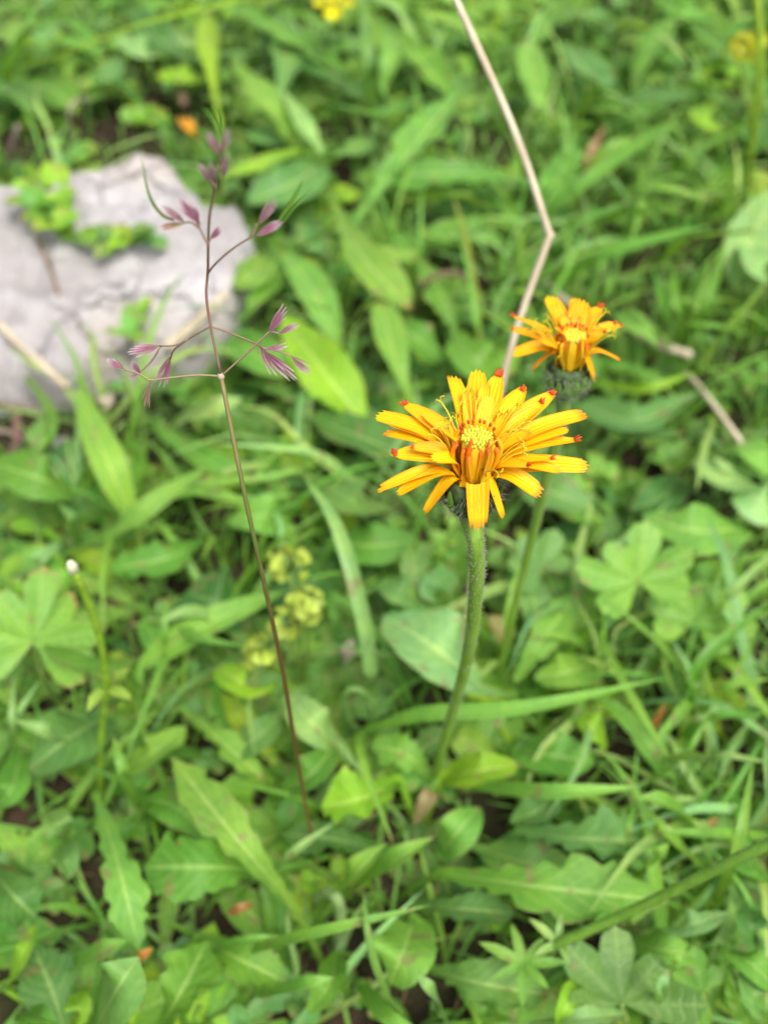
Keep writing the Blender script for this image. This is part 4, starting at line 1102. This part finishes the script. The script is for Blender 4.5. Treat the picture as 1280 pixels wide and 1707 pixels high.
def buttercup():
    c = at_z(556, 8, .05); base = on_ground(at_z(566, 110, 0), -.002); t = thing('buttercup', base, 'small glossy yellow buttercup above the toothed leaves', 'flower')
    mb = MB(); mb.tube(spline([base, base.lerp(c, .5) + Vector((.002, 0, .004)), c], 12), .0007, 6); obj('stem', mb.mesh('stem', base), M['tint'], t, color=(.18, .3, .05))
    for k in range(5):
        a = R(-90 + 72 * k); d = Matrix.Rotation(R(42), 3, 'X') @ Vector((math.cos(a), math.sin(a), .35)); mb = MB(); ribbon(mb, [c, c + d * .004, c + d * .0105 + Vector((0, 0, .0008))], .0052, 's', fold=.35, ripple=.04, nl=10, nw=3)
        obj('petal', mb.mesh('petal', base), M['tint_t'], t, color=(.95, .80, .01))
    mb = MB(); mb.blob(c, Vector((0, 0, 1)), .0016, .003); obj('centre', mb.mesh('centre', base), M['tint'], t, color=(.55, .5, .05))
buttercup()
def shred(name, pts, hs, w, color, label, cat, kind='o', mat='tint_t', group=None):
    P = g_line(pts, hs); mb = MB(); ribbon(mb, P, w, kind, fold=.35, ripple=.15, nl=10, nw=2, seed=int(pts[0][0])); o = obj(name, mb.mesh(name, P[0]), M[mat], loc=P[0], color=color); return tag(o, label, cat, group)
def fallen():
    P = [at_z(300, 196, .034), at_z(315, 212, .038), at_z(331, 238, .030)]; mb = MB(); ribbon(mb, P, .0034, 'o', fold=.4, ripple=.15, nl=10, nw=2); o = obj('fallen_petal', mb.mesh('fallen_petal', P[0]), M['tint_t'], loc=P[0], color=(.80, .34, .01)); tag(o, 'orange fallen petal at the far edge of the limestone', 'petal')
fallen()
shred('brown_leaf', [(300, 150), (307, 170), (314, 195)], [12, 16, 6], .0022, (.24, .13, .09), 'narrow brown dead leaf right behind the orange fallen petal', 'leaf')
shred('brown_leaf', [(974, 280), (988, 248), (1010, 208)], [14, 22, 28], .0022, (.40, .22, .10), 'rust brown withered leaf tip lying on broad grass blades', 'leaf')
shred('orange_shred', [(1082, 1222), (1096, 1200), (1110, 1172)], [20, 26, 30], .0012, (.48, .20, .05), 'thin orange dry shred between the grass blades', 'shred')
shred('orange_shred', [(226, 1604), (238, 1594), (256, 1580)], [38, 41, 42], .0013, (.55, .24, .05), 'short orange shred on the wide bluish blade', 'shred')
shred('orange_shred', [(380, 1522), (400, 1514), (425, 1508)], [18, 22, 20], .0013, (.40, .19, .06), 'dull orange shred below the broad dark toothed leaf', 'shred')
shred('orange_shred', [(1165, 1390), (1180, 1378), (1198, 1362)], [24, 30, 28], .0012, (.50, .30, .10), 'ochre dry shred beneath the tall grass blade', 'shred')
shred('withered_leaf', [(735, 1300), (712, 1330), (690, 1378)], [6, 13, 5], .0024, (.40, .30, .14), 'withered reddish tan leaf at the base of the open flower stalk', 'leaf')
shred('withered_leaf', [(845, 1075), (835, 1050), (812, 1025)], [12, 18, 20], .004, (.46, .40, .14), 'yellowing leaf tip behind the large pale rounded leaf', 'leaf')
shred('pale_husk', [(572, 1105), (580, 1085), (590, 1065)], [20, 26, 26], .0022, (.46, .38, .28), 'small beige husk beside the long arching grass blade', 'husk')
shred('pale_husk', [(172, 690), (178, 672), (184, 652)], [18, 24, 22], .003, (.60, .48, .36), 'pale pinkish husk right of the long upright leaf', 'husk')
tube_thing('brown_stick', [on_stone(-30, 672, .003), on_stone(40, 682, .004), on_stone(95, 690, .003)], .0016, M['tint'], 'brownish stick on the bare soil along the limestone foot', 'straw', color=(.36, .25, .18))
tube_thing('dead_root', [on_stone(12, 775, .003), on_stone(30, 735, .006), on_stone(28, 690, .004)], .0019, M['tint'], 'dark reddish root lying on the bare soil below the limestone', 'root', color=(.22, .12, .10))
tube_thing('thin_twig', [on_stone(-25, 715, .003), on_stone(20, 722, .004), on_stone(60, 742, .003)], .0012, M['tint'], 'thin greyish pink twig on the bare soil below the limestone', 'twig', color=(.40, .29, .25))
def pebble(x, y, rpx, h, label, seed, col):
    c = at_z(x, y, h); r = rpx * depth_of(c) / FPX; g = on_ground(at_z(x, y, 0)); c = at_z(x, y, gz(g.x, g.y) + r * .5) if h == 0 else c
    V, F = [], []; nu, nv = 14, 9; rg = random.Random(seed)
    for j in range(nv + 1):
        for i in range(nu):
            th = math.pi * j / nv; ph = 6.2832 * i / nu; d = Vector((math.sin(th) * math.cos(ph), math.sin(th) * math.sin(ph), math.cos(th) * .7))
            m = max(abs(d.x), abs(d.y), abs(d.z) * 1.3); V.append(tuple(d * (r * (.8 + .2 / max(m, .3) * .8 + .22 * noise.noise(d * 1.7 + Vector((seed, 0, 0)))))))
    for j in range(nv):
        for i in range(nu): F.append((j * nu + i, (j + 1) * nu + i, (j + 1) * nu + (i + 1) % nu, j * nu + (i + 1) % nu))
    me = bpy.data.meshes.new('pebble'); me.from_pydata(V, [], F); me.update(); o = obj('pebble', me, M['stone'], loc=c); tag(o, label, 'pebble'); return o
pebble(434, 1600, 24, .018, 'small angular grey pebble lying among the grass blades', 1, None)
pebble(1236, 1685, 22, 0, 'dull pebble on the bare soil patch', 2, None)
pebble(105, 745, 20, 0, 'pinkish grey pebble on bare soil below the limestone', 3, None)

# thyme-like sprigs creeping over the stone
def stone_sprig(pts, label, n=5, s=1.0, tn='M'):
    P = spline([on_stone(x, y, .004) for x, y in pts], n); base = P[0] - Vector((0, 0, .005)); t = thing('thyme_sprig', base, label, 'plant', None)
    mb = MB(); mb.tube([base] + P, .0005, 5); obj('stem', mb.mesh('stem', base), M['tint'], t, color=(.2, .16, .08))
    for k, p in enumerate(P):
        a = U(0, 6.28)
        for e in range(4 if k == n - 1 else 3): leaf_copy('leaf', random.choice(LIB_R), t, a + e * 6.2832 / 3 + U(-.4, .4), U(.0, .6), s * U(.75, 1.1), random.choice((tn, 'Y', tn)), p.z - base.z + .001, (p.x - base.x, p.y - base.y))
stone_sprig([(-20, 330), (45, 345), (85, 372)], 'leafy thyme sprig spreading over the top left of the limestone', 4, 1.2, 'M')
stone_sprig([(95, 320), (105, 350), (104, 388)], 'upright thyme sprig with a bright tip on the limestone', 3, 1.1, 'Y')
stone_sprig([(130, 405), (170, 408), (205, 412), (240, 405)], 'row of thyme leaves creeping across the middle of the limestone', 5, .95, 'B')
stone_sprig([(215, 560), (225, 545), (235, 528)], 'tiny green sprig growing at the near edge of the limestone', 2, .9, 'L')
stone_sprig([(110, 250), (125, 275), (140, 268)], 'thyme sprig rooted behind the far edge of the limestone', 3, 1.1, 'M')
stone_sprig([(0, 300), (20, 290), (48, 300)], 'small thyme sprig at the shaded corner of the limestone', 3, 1.0, 'D')
stone_sprig([(60, 205), (90, 212), (110, 222)], 'bushy thyme sprig between the curled dry stem and the turf', 4, 1.2, 'Y')
stone_sprig([(175, 160), (195, 165), (225, 166)], 'bright thyme sprig on the soil behind the limestone', 4, 1.3, 'Y')
stone_sprig([(225, 205), (250, 205), (275, 215)], 'pale thyme sprig left of the orange fallen petal', 4, 1.1, 'L')
# whorled bedstraw shoots
def whorl(cx, cy, h, lens, label, tn):
    c = at_z(cx, cy, h); base = on_ground(c + Vector((.002, .004, 0)), -.002); t = thing('whorled_shoot', base, label, 'plant')
    mb = MB(); mb.tube([base, c], .0006, 5); obj('stem', mb.mesh('stem', base), M['tint'], t, color=(.2, .32, .07))
    for k, L in enumerate(lens):
        a = 6.2832 * k / len(lens) + U(-.15, .15); l = L * depth_of(c) / FPX; d = Vector((math.cos(a), math.sin(a), U(.1, .5))); mb = MB()
        ribbon(mb, [c, c + d * l * .5 + Vector((0, 0, .0008)), c + d * l], l * .13, 'o', fold=.25, nl=9, nw=2); obj('leaf', mb.mesh('leaf', base), M['round'], t, color=tint(tn))
whorl(872, 1608, .042, [70, 60, 66, 80, 62, 74, 58], 'star-shaped whorl of narrow leaves at the foot of the hairy leaning stalk', 'L')
whorl(928, 1572, .046, [52, 46, 58, 50, 44], 'smaller whorl of upright pale leaves beside the hairy leaning stalk', 'P')
